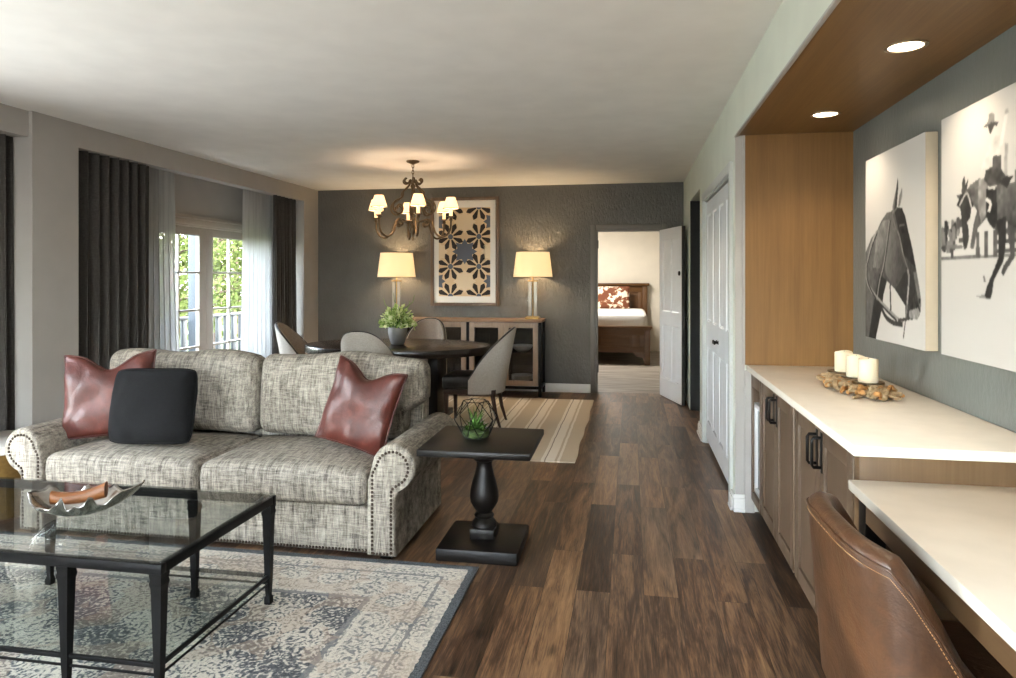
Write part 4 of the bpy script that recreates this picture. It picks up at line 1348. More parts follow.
# ------------------------------------------------------------------ framed geometric art
AX, AZ0, AW, AH = -2.105, 1.07, 0.90, 1.40
ar = thing('framed_art', 'tall framed print of dark petal rosettes on the charcoal wall', 'picture', (AX, YB, AZ0))
b = BM()
fw = 0.042
for x0, x1, z0, z1 in ((-AW / 2, -AW / 2 + fw, 0, AH), (AW / 2 - fw, AW / 2, 0, AH), (-AW / 2 + fw, AW / 2 - fw, 0, fw), (-AW / 2 + fw, AW / 2 - fw, AH - fw, AH)):
    box(b, x0, x1, -0.038, -0.002, z0, z1, 0.004)
obj('frame', b, M['frame_wood'], ar)
M['mat_board'] = paint('white_mount', '#f0eee9', 0.8, 0.01)
M['art_cream'] = paint('cream_paper', '#dfc6a2', 0.8, 0.05, 30)
M['art_dark'] = paint('dark_brown_ink', '#2b2320', 0.7, 0.05, 30)
M['art_blue'] = paint('slate_blue_ink', '#5d6473', 0.7, 0.05, 30)
M['art_light'] = paint('pale_cream_ink', '#e8d6ba', 0.8, 0.05, 30)
b = BM(); box(b, -AW / 2 + fw, AW / 2 - fw, -0.012, -0.002, fw, AH - fw); obj('mount', b, M['mat_board'], ar, smooth=0)
px0, px1, pz0, pz1 = -0.345, 0.335, 0.125, 1.265
b = BM(); box(b, px0, px1, -0.0132, -0.0118, pz0, pz1); obj('print', b, M['art_cream'], ar, smooth=0)
dk, bl, lt = BM(), BM(), BM()
def clip(poly):
    for ax, lim, sg in ((0, px0, 1), (0, px1, -1), (1, pz0, 1), (1, pz1, -1)):
        out = []
        for i in range(len(poly)):
            a, c = poly[i], poly[(i + 1) % len(poly)]
            ia, ic = sg * (a[ax] - lim) >= 0, sg * (c[ax] - lim) >= 0
            if ia: out.append(a)
            if ia != ic:
                t = (lim - a[ax]) / (c[ax] - a[ax]); out.append((a[0] + (c[0] - a[0]) * t, a[1] + (c[1] - a[1]) * t))
        poly = out
        if len(poly) < 3: return []
    return poly
def flat(bm, poly, y):
    poly = clip(poly)
    if len(poly) >= 3:
        prism(bm, poly, lambda u, v: (u, y, v), lambda u, v: (u, y - 0.0008, v))
pit = 0.375
cols = (-0.188, 0.187); rowsz = (0.125, 0.508, 0.892, 1.272)
for cx in cols:
    for cz in rowsz:
        for k in range(8):
            a = R(22.5 + 45 * k)
            def pp(r, da, a=a): return (cx + r * math.sin(a + R(da)), cz + r * math.cos(a + R(da)))
            flat(dk, [pp(0.042, -11), pp(0.142, -13.5), pp(0.158, -8), pp(0.182, 0), pp(0.158, 8), pp(0.142, 13.5), pp(0.042, 11)], -0.0133)
        flat(bl, [(cx + 0.036 * math.cos(R(22.5 + 45 * k)), cz + 0.036 * math.sin(R(22.5 + 45 * k))) for k in range(8)], -0.0134)
def star(bm, cx, cz, r0_, r1_, y, n=8):
    flat(bm, [((cx + (r0_ if k % 2 == 0 else r1_) * math.cos(PI * k / n)), (cz + (r0_ if k % 2 == 0 else r1_) * math.sin(PI * k / n))) for k in range(2 * n)], y)
star(bl, 0.0, 0.70, 0.165, 0.105, -0.0133)
for cz in (0.318, 1.082): star(bl, px0 - 0.03, cz, 0.12, 0.08, -0.0133); star(bl, px1 + 0.03, cz, 0.12, 0.08, -0.0133)
star(lt, 0.0, 0.318, 0.15, 0.10, -0.0133); star(lt, 0.0, 1.082, 0.15, 0.10, -0.0133)
star(lt, px0, 0.70, 0.12, 0.09, -0.0133); star(lt, px1, 0.70, 0.12, 0.09, -0.0133)
pr = [o for o in ar.children if o.name.startswith('print')][0]
obj('petal_pattern', dk, M['art_dark'], pr, smooth=0); obj('star_pattern', bl, M['art_blue'], pr, smooth=0); obj('pale_star_pattern', lt, M['art_light'], pr, smooth=0)

# ------------------------------------------------------------------ chandelier
CX, CY = -2.145, 6.62
cd = thing('chandelier', 'bronze scroll-arm chandelier with six small ivory shades', 'chandelier', (CX, CY, CH), (0, 0, R(25)))
b = BM(); lathe(b, [(0.0, -0.035), (0.018, -0.035), (0.03, -0.028), (0.06, -0.016), (0.066, -0.006), (0.066, -0.0005)], 28); obj('canopy', b, M['bronze'], cd)
b = BM()
z = -0.035
for k in range(4):
    zc = z - 0.018 - k * 0.030
    pts = [(0.010 * math.cos(2 * PI * i / 14) * (1 if k % 2 == 0 else 0), 0.010 * math.cos(2 * PI * i / 14) * (0 if k % 2 == 0 else 1), zc + 0.021 * math.sin(2 * PI * i / 14)) for i in range(14)]
    tube(b, pts, 0.0035, 6, closed=True)
obj('chain', b, M['bronze'], cd)
b = BM()
lathe(b, [(0.0, -0.80), (0.006, -0.795), (0.013, -0.775), (0.006, -0.755), (0.009, -0.74), (0.028, -0.71), (0.034, -0.685), (0.026, -0.66), (0.013, -0.645), (0.011, -0.60), (0.016, -0.585), (0.010, -0.565), (0.009, -0.30),
          (0.018, -0.275), (0.026, -0.255), (0.018, -0.235), (0.010, -0.215), (0.008, -0.16), (0.0, -0.155)], 18)
obj('stem', b, M['bronze'], cd)
def spiral(c, r_0, r_1, a0, a1, n=16):
    return [(c[0] + (r_0 + (r_1 - r_0) * k / n) * math.cos(R(a0 + (a1 - a0) * k / n)), c[1] + (r_0 + (r_1 - r_0) * k / n) * math.sin(R(a0 + (a1 - a0) * k / n))) for k in range(n + 1)]
def rz(pts, a): return [(p[0] * math.cos(a), p[0] * math.sin(a), p[1]) for p in pts]
# upper cage scrolls
top_curl = spiral((0.080, -0.195), 0.008, 0.046, 470, 170, 18)
mid = [tuple(p) for p in spline([(0.034, -0.205, 0), (0.043, -0.245, 0), (0.085, -0.285, 0), (0.118, -0.315, 0), (0.122, -0.355, 0), (0.150, -0.385, 0), (0.205, -0.41, 0)], 6)]
low_curl = spiral((0.168, -0.478), 0.078, 0.015, 55, -390, 30)
up_path = top_curl + [(p[0], p[1]) for p in mid] + low_curl
up_rad = [0.0095] * len(up_path)
arm_path = spiral((0.145, -0.625), 0.010, 0.038, -300, 90, 16)[:] 
arm_path += [(p[0], p[1]) for p in spline([(0.145, -0.587, 0), (0.185, -0.60, 0), (0.215, -0.66, 0), (0.245, -0.73, 0), (0.30, -0.765, 0), (0.36, -0.745, 0), (0.395, -0.69, 0), (0.402, -0.62, 0), (0.402, -0.595, 0)], 6)][1:]
hub_path = [(p[0], p[1]) for p in spline([(0.012, -0.60, 0), (0.05, -0.61, 0), (0.10, -0.60, 0), (0.145, -0.587, 0)], 5)]
for k in range(6):
    a = R(60 * k + 30)
    b = BM(); tube(b, rz(up_path, a), up_rad, 7); obj('scroll', b, M['bronze'], cd, smooth=180)
    b = BM(); tube(b, rz(arm_path, a), 0.0105, 8); tube(b, rz(hub_path, a), 0.009, 7)
    am = obj('arm', b, M['bronze'], cd, smooth=180)
    ca, sa = math.cos(a), math.sin(a)
    c = (0.402 * ca, 0.402 * sa, 0)
    b = BM(); lathe(b, [(0.0, -0.61), (0.012, -0.607), (0.02, -0.60), (0.014, -0.59), (0.016, -0.575), (0.034, -0.568), (0.036, -0.563), (0.016, -0.56), (0.0, -0.56)], 20, c)
    obj('drip_pan', b, M['bronze'], am)
    b = BM(); lathe(b, [(0.017, -0.5595), (0.017, -0.475), (0, -0.473)], 16, c); obj('candle_sleeve', b, M['sleeve'], am)
    b = BM(); lathe(b, [(0.078, -0.487), (0.043, -0.375), (0.0415, -0.375), (0.0765, -0.487)], 28, c, cap=False)
    sh = obj('shade', b, M['chand_shade'], cd, smooth=60)
    for r_, z in ((0.078, -0.487), (0.043, -0.375)):
        b = BM()
        tube(b, [(c[0] + r_ * math.cos(2 * PI * i / 24), c[1] + r_ * math.sin(2 * PI * i / 24), z) for i in range(24)], 0.003, 5, closed=True)
        obj('shade_trim', b, M['bronze'], sh)
# ------------------------------------------------------------------ alcove cabinets
FX = 0.72           # cabinet front
ZT = 0.866           # cabinet top
def frame_front(b, y0, y1, z0, z1, st, x=FX, t=0.022):
    """shaker frame on the plane x, facing -x"""
    box(b, x, x + t, y0, y0 + st, z0, z1, 0.002); box(b, x, x + t, y1 - st, y1, z0, z1, 0.002)
    box(b, x, x + t, y0 + st, y1 - st, z0, z0 + st, 0.002); box(b, x, x + t, y0 + st, y1 - st, z1 - st, z1, 0.002)
def local(b, o): bmesh.ops.translate(b, verts=b.verts[:], vec=(-o[0], -o[1], -o[2]))
def pull(y, z0, z1, x=FX):
    b = BM()
    tube(b, [(x, y, z0 + 0.012), (x - 0.030, y, z0 + 0.012), (x - 0.036, y, z0 + 0.022), (x - 0.036, y, z1 - 0.022), (x - 0.030, y, z1 - 0.012), (x, y, z1 - 0.012)], 0.0062, 8)
    box(b, x - 0.0035, x + 0.0005, y - 0.013, y + 0.013, z0 - 0.008, z1 + 0.008, 0.001)
    return b
def unit(y0, y1, label, doors):
    org = (FX + 0.28, (y0 + y1) / 2, 0)
    u = thing('base_cabinet', label, 'cabinet', org)
    b = BM()
    box(b, FX + 0.024, NB - 0.003, y0, y0 + 0.018, 0.09, ZT); box(b, FX + 0.024, NB - 0.003, y1 - 0.018, y1, 0.09, ZT)
    box(b, FX + 0.024, NB - 0.003, y0 + 0.018, y1 - 0.018, 0.09, 0.11); box(b, NB - 0.02, NB - 0.003, y0 + 0.018, y1 - 0.018, 0.11, ZT)
    box(b, FX + 0.024, NB - 0.003, y0 + 0.018, y1 - 0.018, ZT - 0.02, ZT)
    local(b, org); obj('carcass', b, M['cabinet'], u)
    b = BM(); box(b, FX + 0.085, FX + 0.10, y0, y1, 0, 0.09); local(b, org); obj('toe_kick', b, M['cabinet_dark'], u)
    return u, org
# unit with the undercounter fridge
y0, y1 = 4.09, 4.392
u, org = unit(y0, y1, 'narrow end cabinet housing the undercounter fridge', 0)
b = BM()
box(b, FX, FX + 0.022, y0, y0 + 0.03, 0.09, ZT, 0.002); box(b, FX, FX + 0.022, y1 - 0.03, y1, 0.09, ZT, 0.002)
box(b, FX, FX + 0.022, y0 + 0.03, y1 - 0.03, 0.775, ZT, 0.002); box(b, FX, FX + 0.022, y0 + 0.03, y1 - 0.03, 0.09, 0.14, 0.002)
local(b, org); obj('face_frame', b, M['cabinet'], u)
fr = thing('mini_fridge', 'white-framed undercounter fridge set in the end cabinet', 'fridge', (FX + 0.25, (y0 + y1) / 2, 0.112))
o2 = (FX + 0.25, (y0 + y1) / 2, 0.112)
b = BM(); box(b, FX + 0.05, NB - 0.03, y0 + 0.034, y1 - 0.034, 0.112, 0.68, 0.004); local(b, o2); obj('body', b, M['black_metal'], fr)
b = BM(); frame_front(b, y0 + 0.034, y1 - 0.034, 0.145, 0.68, 0.026, FX + 0.012, 0.034); local(b, o2); dr = obj('door', b, M['appliance'], fr)
b = BM(); box(b, FX + 0.028, FX + 0.034, y0 + 0.058, y1 - 0.058, 0.168, 0.656); local(b, o2); obj('door_glass', b, paint('smoked_fridge_glass', '#8f9396', 0.12, 0.0), dr, smooth=0)
# two door pairs
for y0, y1, lab in ((3.275, 4.086, 'two-door taupe base cabinet next to the fridge cabinet'), (2.43, 3.271, 'two-door taupe base cabinet at the desk end of the counter')):
    u, org = unit(y0, y1, lab, 2)
    ym = (y0 + y1) / 2
    for k, (a, c) in enumerate(((y0 + 0.012, ym - 0.0015), (ym + 0.0015, y1 - 0.012))):
        b = BM(); frame_front(b, a, c, 0.10, ZT - 0.012, 0.065)
        box(b, FX + 0.011, FX + 0.018, a + 0.06, c - 0.06, 0.16, ZT - 0.07)
        local(b, org); d = obj('door', b, M['cabinet'], u)
        b = pull(ym + (-0.034 if k == 0 else 0.034), 0.690, 0.828); local(b, org); obj('handle', b, M['black_metal'], d, smooth=50)
b = BM(); box(b, FX, NB - 0.003, 2.372, 2.428, 0.0, ZT, 0.002)
o = obj('end_panel', b, M['walnut_end'], None); tag(o, 'walnut end panel closing the counter run above the desk', 'panel')
b = BM(); box(b, 0.693, NB - 0.001, 2.338, 4.394, ZT + 0.0005, ZT + 0.034, 0.003)
o = obj('countertop', b, M['quartz'], None); tag(o, 'cream quartz countertop over the cabinets in the alcove', 'countertop')

# ------------------------------------------------------------------ desk
DZ = 0.785
dk_ = thing('desk', 'cream-topped built-in desk with walnut apron, nearest the camera', 'desk', (0.98, 1.2, 0))
b = BM(); box(b, 0.685 - 0.98, NB - 0.002 - 0.98, -0.1 - 1.2, 2.368 - 1.2, DZ - 0.032, DZ, 0.003); obj('desk_top', b, M['quartz'], dk_)
b = BM(); box(b, 0.715 - 0.98, 0.735 - 0.98, -0.08 - 1.2, 2.298 - 1.2, DZ - 0.115, DZ - 0.0325, 0.002); obj('apron', b, M['walnut_apron'], dk_)
b = BM(); box(b, 0.715 - 0.98, 0.775 - 0.98, 2.30 - 1.2, 2.366 - 1.2, 0, DZ - 0.0325, 0.003); obj('support_post', b, M['espresso'], dk_)
b = BM(); box(b, 0.735 - 0.98, NB - 0.003 - 0.98, -0.1 - 1.2, -0.07 - 1.2, 0, DZ - 0.0325, 0.003); obj('side_panel', b, M['walnut_end'], dk_)

# ------------------------------------------------------------------ leather desk chair
lc = thing('desk_chair', 'worn brown leather desk chair pulled up to the desk', 'chair', (0.80, 1.88, 0), (0, 0, R(2)))
def lplan(a, off):
    ph = a * R(88)
    s_, c_ = math.sin(ph), math.cos(ph)
    x = -(0.262 + off) * abs(c_) ** 0.40
    y = (0.245 + off) * math.copysign(abs(s_) ** 0.50, s_)
    return x, y
def ltop(x): 
    pr = [(-0.40, 0.812), (-0.262, 0.808), (-0.207, 0.788), (-0.175, 0.738), (-0.138, 0.665), (-0.10, 0.582), (-0.06, 0.53), (0.0, 0.50), (0.3, 0.49)]
    for (xa, za), (xb, zb) in zip(pr, pr[1:]):
        if xa <= x <= xb: return za + (zb - za) * (x - xa) / (xb - xa)
    return 0.49
na, nz = 120, 16
def lshell(off, zb, dz=0.0):
    rows = []
    for i in range(na + 1):
        a = -1 + 2 * i / na
        x, y = lplan(a, off)
        zt = ltop(lplan(a, 0)[0]) + dz
        row = []
        for j in range(nz + 1):
            z = zb + (zt - zb) * j / nz
            k = (z - 0.42) / 0.4
            row.append((x * (1 + 0.05 * k) - 0.018 * k, y * (1 - 0.0 * k), z))
        rows.append(row)
    return rows
TH = 0.052
ro, ri = lshell(TH / 2, 0.36), lshell(-TH / 2, 0.36)
b = BM(); grid(b, ro)
rim = []
for i in range(na + 1):
    p, q = Vector(ro[i][-1]), Vector(ri[i][-1])
    m_ = (p + q) / 2; r_ = (p - q) / 2
    rim.append([tuple(m_ + r_ * math.cos(PI * k / 8) + Vector((0, 0, r_.length * 0.9 * math.sin(PI * k / 8)))) for k in range(9)])
grid(b, rim)
grid(b, ri)
grid(b, [[ro[i][0], ri[i][0]] for i in range(na + 1)])
for e in (0, -1): grid(b, [[ro[e][j], ri[e][j]] for j in range(nz + 1)])
bmesh.ops.remove_doubles(b, verts=b.verts[:], dist=1e-5)
obj('backrest', b, M['tan_leather'], lc, smooth=70)
b = BM(); tube(b, [(p[-1][0] * 1.004, p[-1][1] * 1.004, p[-1][2] + 0.004) for p in ro], 0.0042, 7); obj('piping', b, M['tan_leather'], lc, smooth=180)
b = BM()
M['thread'] = paint('pale_stitching', '#c49a6c', 0.7, 0.0)
for i in range(0, na):
    p, q = Vector(ro[i][-1]), Vector(ro[i + 1][-1])
    for k in range(2):
        a_, c_ = p.lerp(q, k / 2 + 0.08), p.lerp(q, k / 2 + 0.38)
        off = Vector((a_.x, a_.y, 0)).normalized() * 0.0008
        tube(b, [a_ + off + Vector((0, 0, -0.012)), c_ + off + Vector((0, 0, -0.012))], 0.0009, 4)
obj('stitching', b, M['thread'], lc, smooth=0)
b = BM()
rbox(b, 0.232, 0.214, 0.055, 0.035, (12, 12, 4), lambda p: (p.x, p.y, p.z + (0.02 * (1 - (p.x / 0.232) ** 2) * (1 - (p.y / 0.214) ** 2) if p.z > 0 else 0)))
obj('seat', b, M['tan_leather'], lc, (0.025, 0, 0.435), smooth=180)
b = BM(); box(b, -0.22, 0.24, -0.215, 0.215, 0.345, 0.378, 0.006); obj('seat_frame', b, M['dark_leg'], lc)
b = BM(); sq_leg(b, [(0.012, 0), (0.021, 0.346)])
lg = obj('leg', b, M['dark_leg'], lc, (-0.20, -0.20, 0), smooth=25)
for x, y in ((-0.20, 0.20), (0.21, -0.20), (0.21, 0.20)):
    c = lg.copy(); COL.objects.link(c); c.parent = lc; c.location = (x, y, 0)

# ------------------------------------------------------------------ driftwood candle holder
CZ = ZT + 0.0345
hx_, hy_ = 1.045, 3.50
dh = thing('candle_holder', 'driftwood candle holder with three metal plates on the cream countertop', 'candle holder', (hx_, hy_, CZ), (0, 0, R(3)))
rd = random.Random(12)
L2 = 0.31
for k in range(105):
    t = rd.uniform(-1, 1)
    y = t * L2
    wmax = 0.095 * (1 - abs(t) ** 3) + 0.012
    sx = rd.choice((-1, 1))
    x = sx * wmax * rd.uniform(0.3, 1.0)
    z = rd.uniform(0.014, 0.055) * (1 - 0.45 * abs(t) ** 2)
    r = rd.uniform(0.0075, 0.0135)
    dirv = Vector((rd.gauss(0, 0.8), rd.gauss(0, 0.9), rd.gauss(0, 0.45))).normalized()
    l = rd.uniform(0.07, 0.14)
    p = [Vector((x, y, z)) + dirv * l * q + Vector((rd.gauss(0, 0.008), rd.gauss(0, 0.008), rd.gauss(0, 0.003))) for q in (-0.5, -0.2, 0.15, 0.5)]
    p = [Vector((max(-0.115, min(0.115, v.x)), max(-0.335, min(0.335, v.y)), max(r * 1.15 + 0.001, min(0.056 - r, v.z)))) for v in p]
    b = BM(); tube(b, spline(p, 3), [r * f for f in (0.75, 0.9, 1.0, 1.05, 1.0, 1.08, 1.1, 1.0, 0.95, 0.7)], 8)
    o = obj('driftwood_piece', b, M['driftwood'] if rd.random() < 0.68 else M['driftwood_warm'], dh, smooth=50)
cy = (3.72, 3.53, 3.355)
hts = (0.100, 0.100, 0.106)
labs = ('ivory pillar candle farthest from the camera on the driftwood holder', 'ivory pillar candle in the middle of the driftwood holder', 'ivory pillar candle nearest the camera on the driftwood holder')
for y, h, lab in zip(cy, hts, labs):
    b = BM(); lathe(b, [(0.0, 0.054), (0.055, 0.054), (0.062, 0.058), (0.062, 0.062), (0.056, 0.059), (0.0, 0.059)], 28, (0.008, y - hy_, 0)); obj('plate', b, M['bronze'], dh)
    can = thing('candle', lab, 'candle', (hx_ + 0.010, y, CZ + 0.0595), group='pillar candles on the driftwood holder')
    b = BM(); lathe(b, [(0.0, 0.0), (0.040, 0.0), (0.042, 0.003), (0.042, h - 0.004), (0.040, h), (0.034, h - 0.004), (0.0, h - 0.012)], 32)
    for v in b.verts:
        if v.co.z > h - 0.006: v.co.z += 0.004 * math.sin(2 * math.atan2(v.co.y, v.co.x) + y * 5)
    obj('wax', b, M['wax'], can)
    b = BM(); tube(b, [(0, 0, h - 0.014), (0.001, 0, h - 0.004), (0.003, 0, h + 0.004)], 0.0012, 5); obj('wick', b, M['black_metal'], can)

# ------------------------------------------------------------------ recessed lights in the timber ceiling
M['steel_ring'] = metal('brushed_ring', '#b9a78c', 0.35, 0.8)
for k, (y, lab) in enumerate(((3.90, 'recessed downlight in the timber ceiling farther from the camera'), (2.81, 'recessed downlight in the timber ceiling nearer the camera'))):
    t = thing('recessed_light', lab, 'downlight', (1.015, y, 2.2995))
    b = BM(); lathe(b, [(0.074, 0.0), (0.074, -0.004), (0.068, -0.006), (0.060, -0.003), (0.060, 0.0)], 40); obj('trim_ring', b, M['steel_ring'], t)
    b = BM(); lathe(b, [(0.0, -0.0015), (0.060, -0.0015), (0.060, -0.0005), (0.0, -0.0005)], 40); obj('lens', b, M['lamp_disc'], t)

# ------------------------------------------------------------------ canvas prints (photographs of horses, printed flat on the canvas face)
def raster(W, H, bg, polys, seed):
    """returns H x W grey array; polys: (points uv, shade, texture amount)"""
    rng = np.random.default_rng(seed)
    u, v = np.meshgrid((np.arange(W) + 0.5) / W, (np.arange(H) + 0.5) / H)
    img = bg(u, v)
    def smooth_noise(sx, sy):
        g = rng.random((int(sy) + 2, int(sx) + 2))
        x, y = u * sx, v * sy
        i, j = x.astype(int), y.astype(int); fx, fy = x - i, y - j
        fx, fy = fx * fx * (3 - 2 * fx), fy * fy * (3 - 2 * fy)
        return (g[j, i] * (1 - fx) + g[j, i + 1] * fx) * (1 - fy) + (g[j + 1, i] * (1 - fx) + g[j + 1, i + 1] * fx) * fy
    for p in polys:
        pts, sh, tx = p[0], p[1], p[2]
        ins = np.zeros(u.shape, bool)
        n = len(pts)
        for k in range(n):
            x0, y0 = pts[k]; x1, y1 = pts[(k + 1) % n]
            if y0 == y1: continue
            c = ((y0 > v) != (y1 > v)) & (u < (x1 - x0) * (v - y0) / (y1 - y0) + x0)
            ins ^= c
        t = (smooth_noise(26, 26) - 0.5) * 0.6 + (smooth_noise(80, 60) - 0.5) * 0.5
        if len(p) > 3:   # gradient (gx, gy, amount) about the centroid
            gx, gy = p[3]
            cx = sum(q[0] for q in pts) / n; cyy = sum(q[1] for q in pts) / n
            g = (u - cx) * gx + (v - cyy) * gy
        else: g = 0
        val = np.clip(sh + t * tx + g, 0.01, 0.95)
        img = np.where(ins, val, img)
    k = np.pad(img, 1, mode='edge')
    bl = sum(k[a:a + H, c:c + W] for a in range(3) for c in range(3)) / 9
    img = 0.35 * img + 0.65 * bl
    return np.where(img < 0.5, img * (0.38 + 0.62 * (img / 0.5) ** 2), img)
def stroke(pts, w):
    P = [Vector((p[0], p[1], 0)) for p in pts]
    P = spline(P, 5) if len(P) > 2 else P
    L, Rr = [], []
    for i in range(len(P)):
        t = (P[min(i + 1, len(P) - 1)] - P[max(i - 1, 0)])
        t = Vector((t.x, t.y, 0)).normalized()
        nn = Vector((-t.y, t.x, 0)) * w / 2
        L.append((P[i].x + nn.x, P[i].y + nn.y)); Rr.append((P[i].x - nn.x, P[i].y - nn.y))
    return L + Rr[::-1]
def canvas_mat():
    n = NT('printed_canvas')
    at = n.n('ShaderNodeAttribute', attribute_name='print')
    w = n.noise(n.mapping(n.co(), (1, 0.4, 1)), 500, 2)
    return n.bsdf(at.outputs['Color'], 0.75, 0, n.bump(w, 0.12, 0.002), 0.25)
M['canvas_print'] = canvas_mat()
M['canvas_edge'] = paint('ivory_canvas_edge', '#c9bba5', 0.8, 0.05, 300)
def canvas(label, yfar, w, z0, h, img):
    d = 0.05
    t = thing('canvas_print', label, 'picture', (NB - 0.001, yfar - w / 2, z0))
    b = BM(); box(b, -d, 0, -w / 2, w / 2, 0, h, 0.003); obj('stretcher', b, M['canvas_edge'], t)
    H, W = img.shape
    me = bpy.data.meshes.new('print')
    vs = [(-d - 0.0008, w / 2 - w * i / W, h * j / H) for j in range(H + 1) for i in range(W + 1)]
    fs = [(j * (W + 1) + i, j * (W + 1) + i + 1, (j + 1) * (W + 1) + i + 1, (j + 1) * (W + 1) + i) for j in range(H) for i in range(W)]
    me.from_pydata(vs, [], fs)
    ca = me.color_attributes.new('print', 'FLOAT_COLOR', 'CORNER')
    g = np.repeat(img.reshape(-1), 4)
    arr = np.ones((g.size, 4), dtype=np.float32)
    arr[:, 0] = g; arr[:, 1] = g * 0.965; arr[:, 2] = g * 0.92
    ca.data.foreach_set('color', arr.ravel())
    me.materials.append(M['canvas_print'])
    o = bpy.data.objects.new('print', me); COL.objects.link(o); o.parent = t
    return t
# -- horse head
P1 = dict(
body=[(0.487,0.678),(0.408,0.677),(0.3,0.636),(0.225,0.589),(0.122,0.559),(0.027,0.496),(-0.029,0.46),(-0.029,-0.002),(0.2,-0.002),(0.312,0.159),(0.348,0.244),(0.408,0.318),(0.543,0.278),(0.712,0.197),(0.712,0.142),(0.773,0.132),(0.896,0.141),(0.934,0.176),(0.943,0.225),(0.916,0.292),(0.878,0.366),(0.869,0.38),(0.821,0.469),(0.762,0.554),(0.712,0.634),(0.661,0.68),(0.577,0.691)],
ear1=[(0.499,0.656),(0.51,0.709),(0.565,0.785),(0.594,0.846),(0.601,0.795),(0.577,0.691)],
ear1d=[(0.53,0.68),(0.56,0.76),(0.594,0.84),(0.601,0.795),(0.577,0.691)],
ear2=[(0.597,0.692),(0.619,0.746),(0.661,0.784),(0.665,0.736),(0.63,0.693)],
cheek=[(0.453,0.563),(0.532,0.573),(0.619,0.516),(0.682,0.408),(0.682,0.355),(0.619,0.302),(0.465,0.315),(0.384,0.357),(0.371,0.4)],
fore=[(0.543,0.666),(0.587,0.686),(0.661,0.68),(0.712,0.634),(0.762,0.554),(0.821,0.469),(0.869,0.38),(0.682,0.447),(0.619,0.548),(0.577,0.611)],
jaw=[(0.60,0.30),(0.70,0.36),(0.80,0.36),(0.86,0.30),(0.80,0.20),(0.712,0.197),(0.543,0.278)],
nose=[(0.878,0.366),(0.916,0.292),(0.943,0.225),(0.934,0.176),(0.896,0.231),(0.86,0.304),(0.831,0.36)],
muzzle=[(0.773,0.176),(0.896,0.194),(0.925,0.173),(0.896,0.141),(0.773,0.135)],
neckd=[(0.05,-0.001),(0.2,-0.001),(0.312,0.159),(0.348,0.244),(0.408,0.318),(0.275,0.357),(0.174,0.212),(0.12,0.099)],
neckl=[(0.225,0.583),(0.348,0.639),(0.453,0.639),(0.396,0.512),(0.275,0.387),(0.148,0.389)])
bg1 = lambda u, v: 0.56 + 0.04 * v + 0.02 * u
img1 = raster(170, 210, bg1, [
 (P1['ear2'], 0.34, 0.2), (P1['body'], 0.16, 0.14, (-0.15, 0.25)), (P1['neckl'], 0.30, 0.16, (-0.3, 0.4)), (P1['neckd'], 0.055, 0.05),
 ([(-0.03, 0.0), (0.07, 0.0), (0.15, 0.2), (0.1, 0.3), (-0.03, 0.36)], 0.22, 0.1),
 (P1['cheek'], 0.20, 0.10, (-0.5, 0.2)), (P1['jaw'], 0.075, 0.05), (P1['fore'], 0.06, 0.05), (P1['nose'], 0.26, 0.14), (P1['muzzle'], 0.36, 0.2),
 (P1['ear1'], 0.30, 0.15), (P1['ear1d'], 0.09, 0.05), ([(0.64,0.574),(0.682,0.582),(0.715,0.56),(0.671,0.550)], 0.02, 0.0), ([(0.62, 0.60), (0.70, 0.60), (0.70, 0.59), (0.62, 0.588)], 0.22, 0.1),
 ([(0.905, 0.235), (0.93, 0.24), (0.93, 0.215), (0.91, 0.212)], 0.03, 0.0),
 (stroke([(0.225,0.586),(0.122,0.522),(0.047,0.435),(0.01,0.388),(0.03,0.314),(0.174,0.241),(0.396,0.176),(0.577,0.128),(0.671,0.114)], 0.026), 0.40, 0.2),
 (stroke([(0.235,0.580),(0.135,0.512),(0.062,0.435),(0.03,0.388),(0.045,0.314),(0.184,0.231),(0.400,0.163),(0.577,0.117)], 0.012), 0.06, 0.0),
 (stroke([(0.312,0.173),(0.396,0.127),(0.532,0.103),(0.671,0.104)], 0.026), 0.09, 0.06),
 (stroke([(0.453,0.632),(0.408,0.524),(0.348,0.401),(0.275,0.315),(0.225,0.214)], 0.016), 0.36, 0.1),
 (stroke([(0.47,0.632),(0.425,0.524),(0.365,0.401),(0.29,0.315)], 0.012), 0.05, 0.0),
 (stroke([(0.465,0.298),(0.477,0.165)], 0.022), 0.12, 0.05),
 (stroke([(0.743,0.38),(0.766,0.335),(0.752,0.259),(0.722,0.142)], 0.022), 0.38, 0.3), (stroke([(0.722,0.142),(0.703,0.096),(0.682,0.036)], 0.014), 0.25, 0.1),
 (stroke([(0.60, 0.12), (0.70, 0.13), (0.78, 0.14)], 0.016), 0.12, 0.1),
 (stroke([(0.499,0.663),(0.555,0.592),(0.619,0.542),(0.682,0.447),(0.752,0.376)], 0.014), 0.30, 0.2),
], 3)
canvas('smaller canvas showing the bridled head of one horse', 4.01, 0.77, 1.115, 0.945, img1)
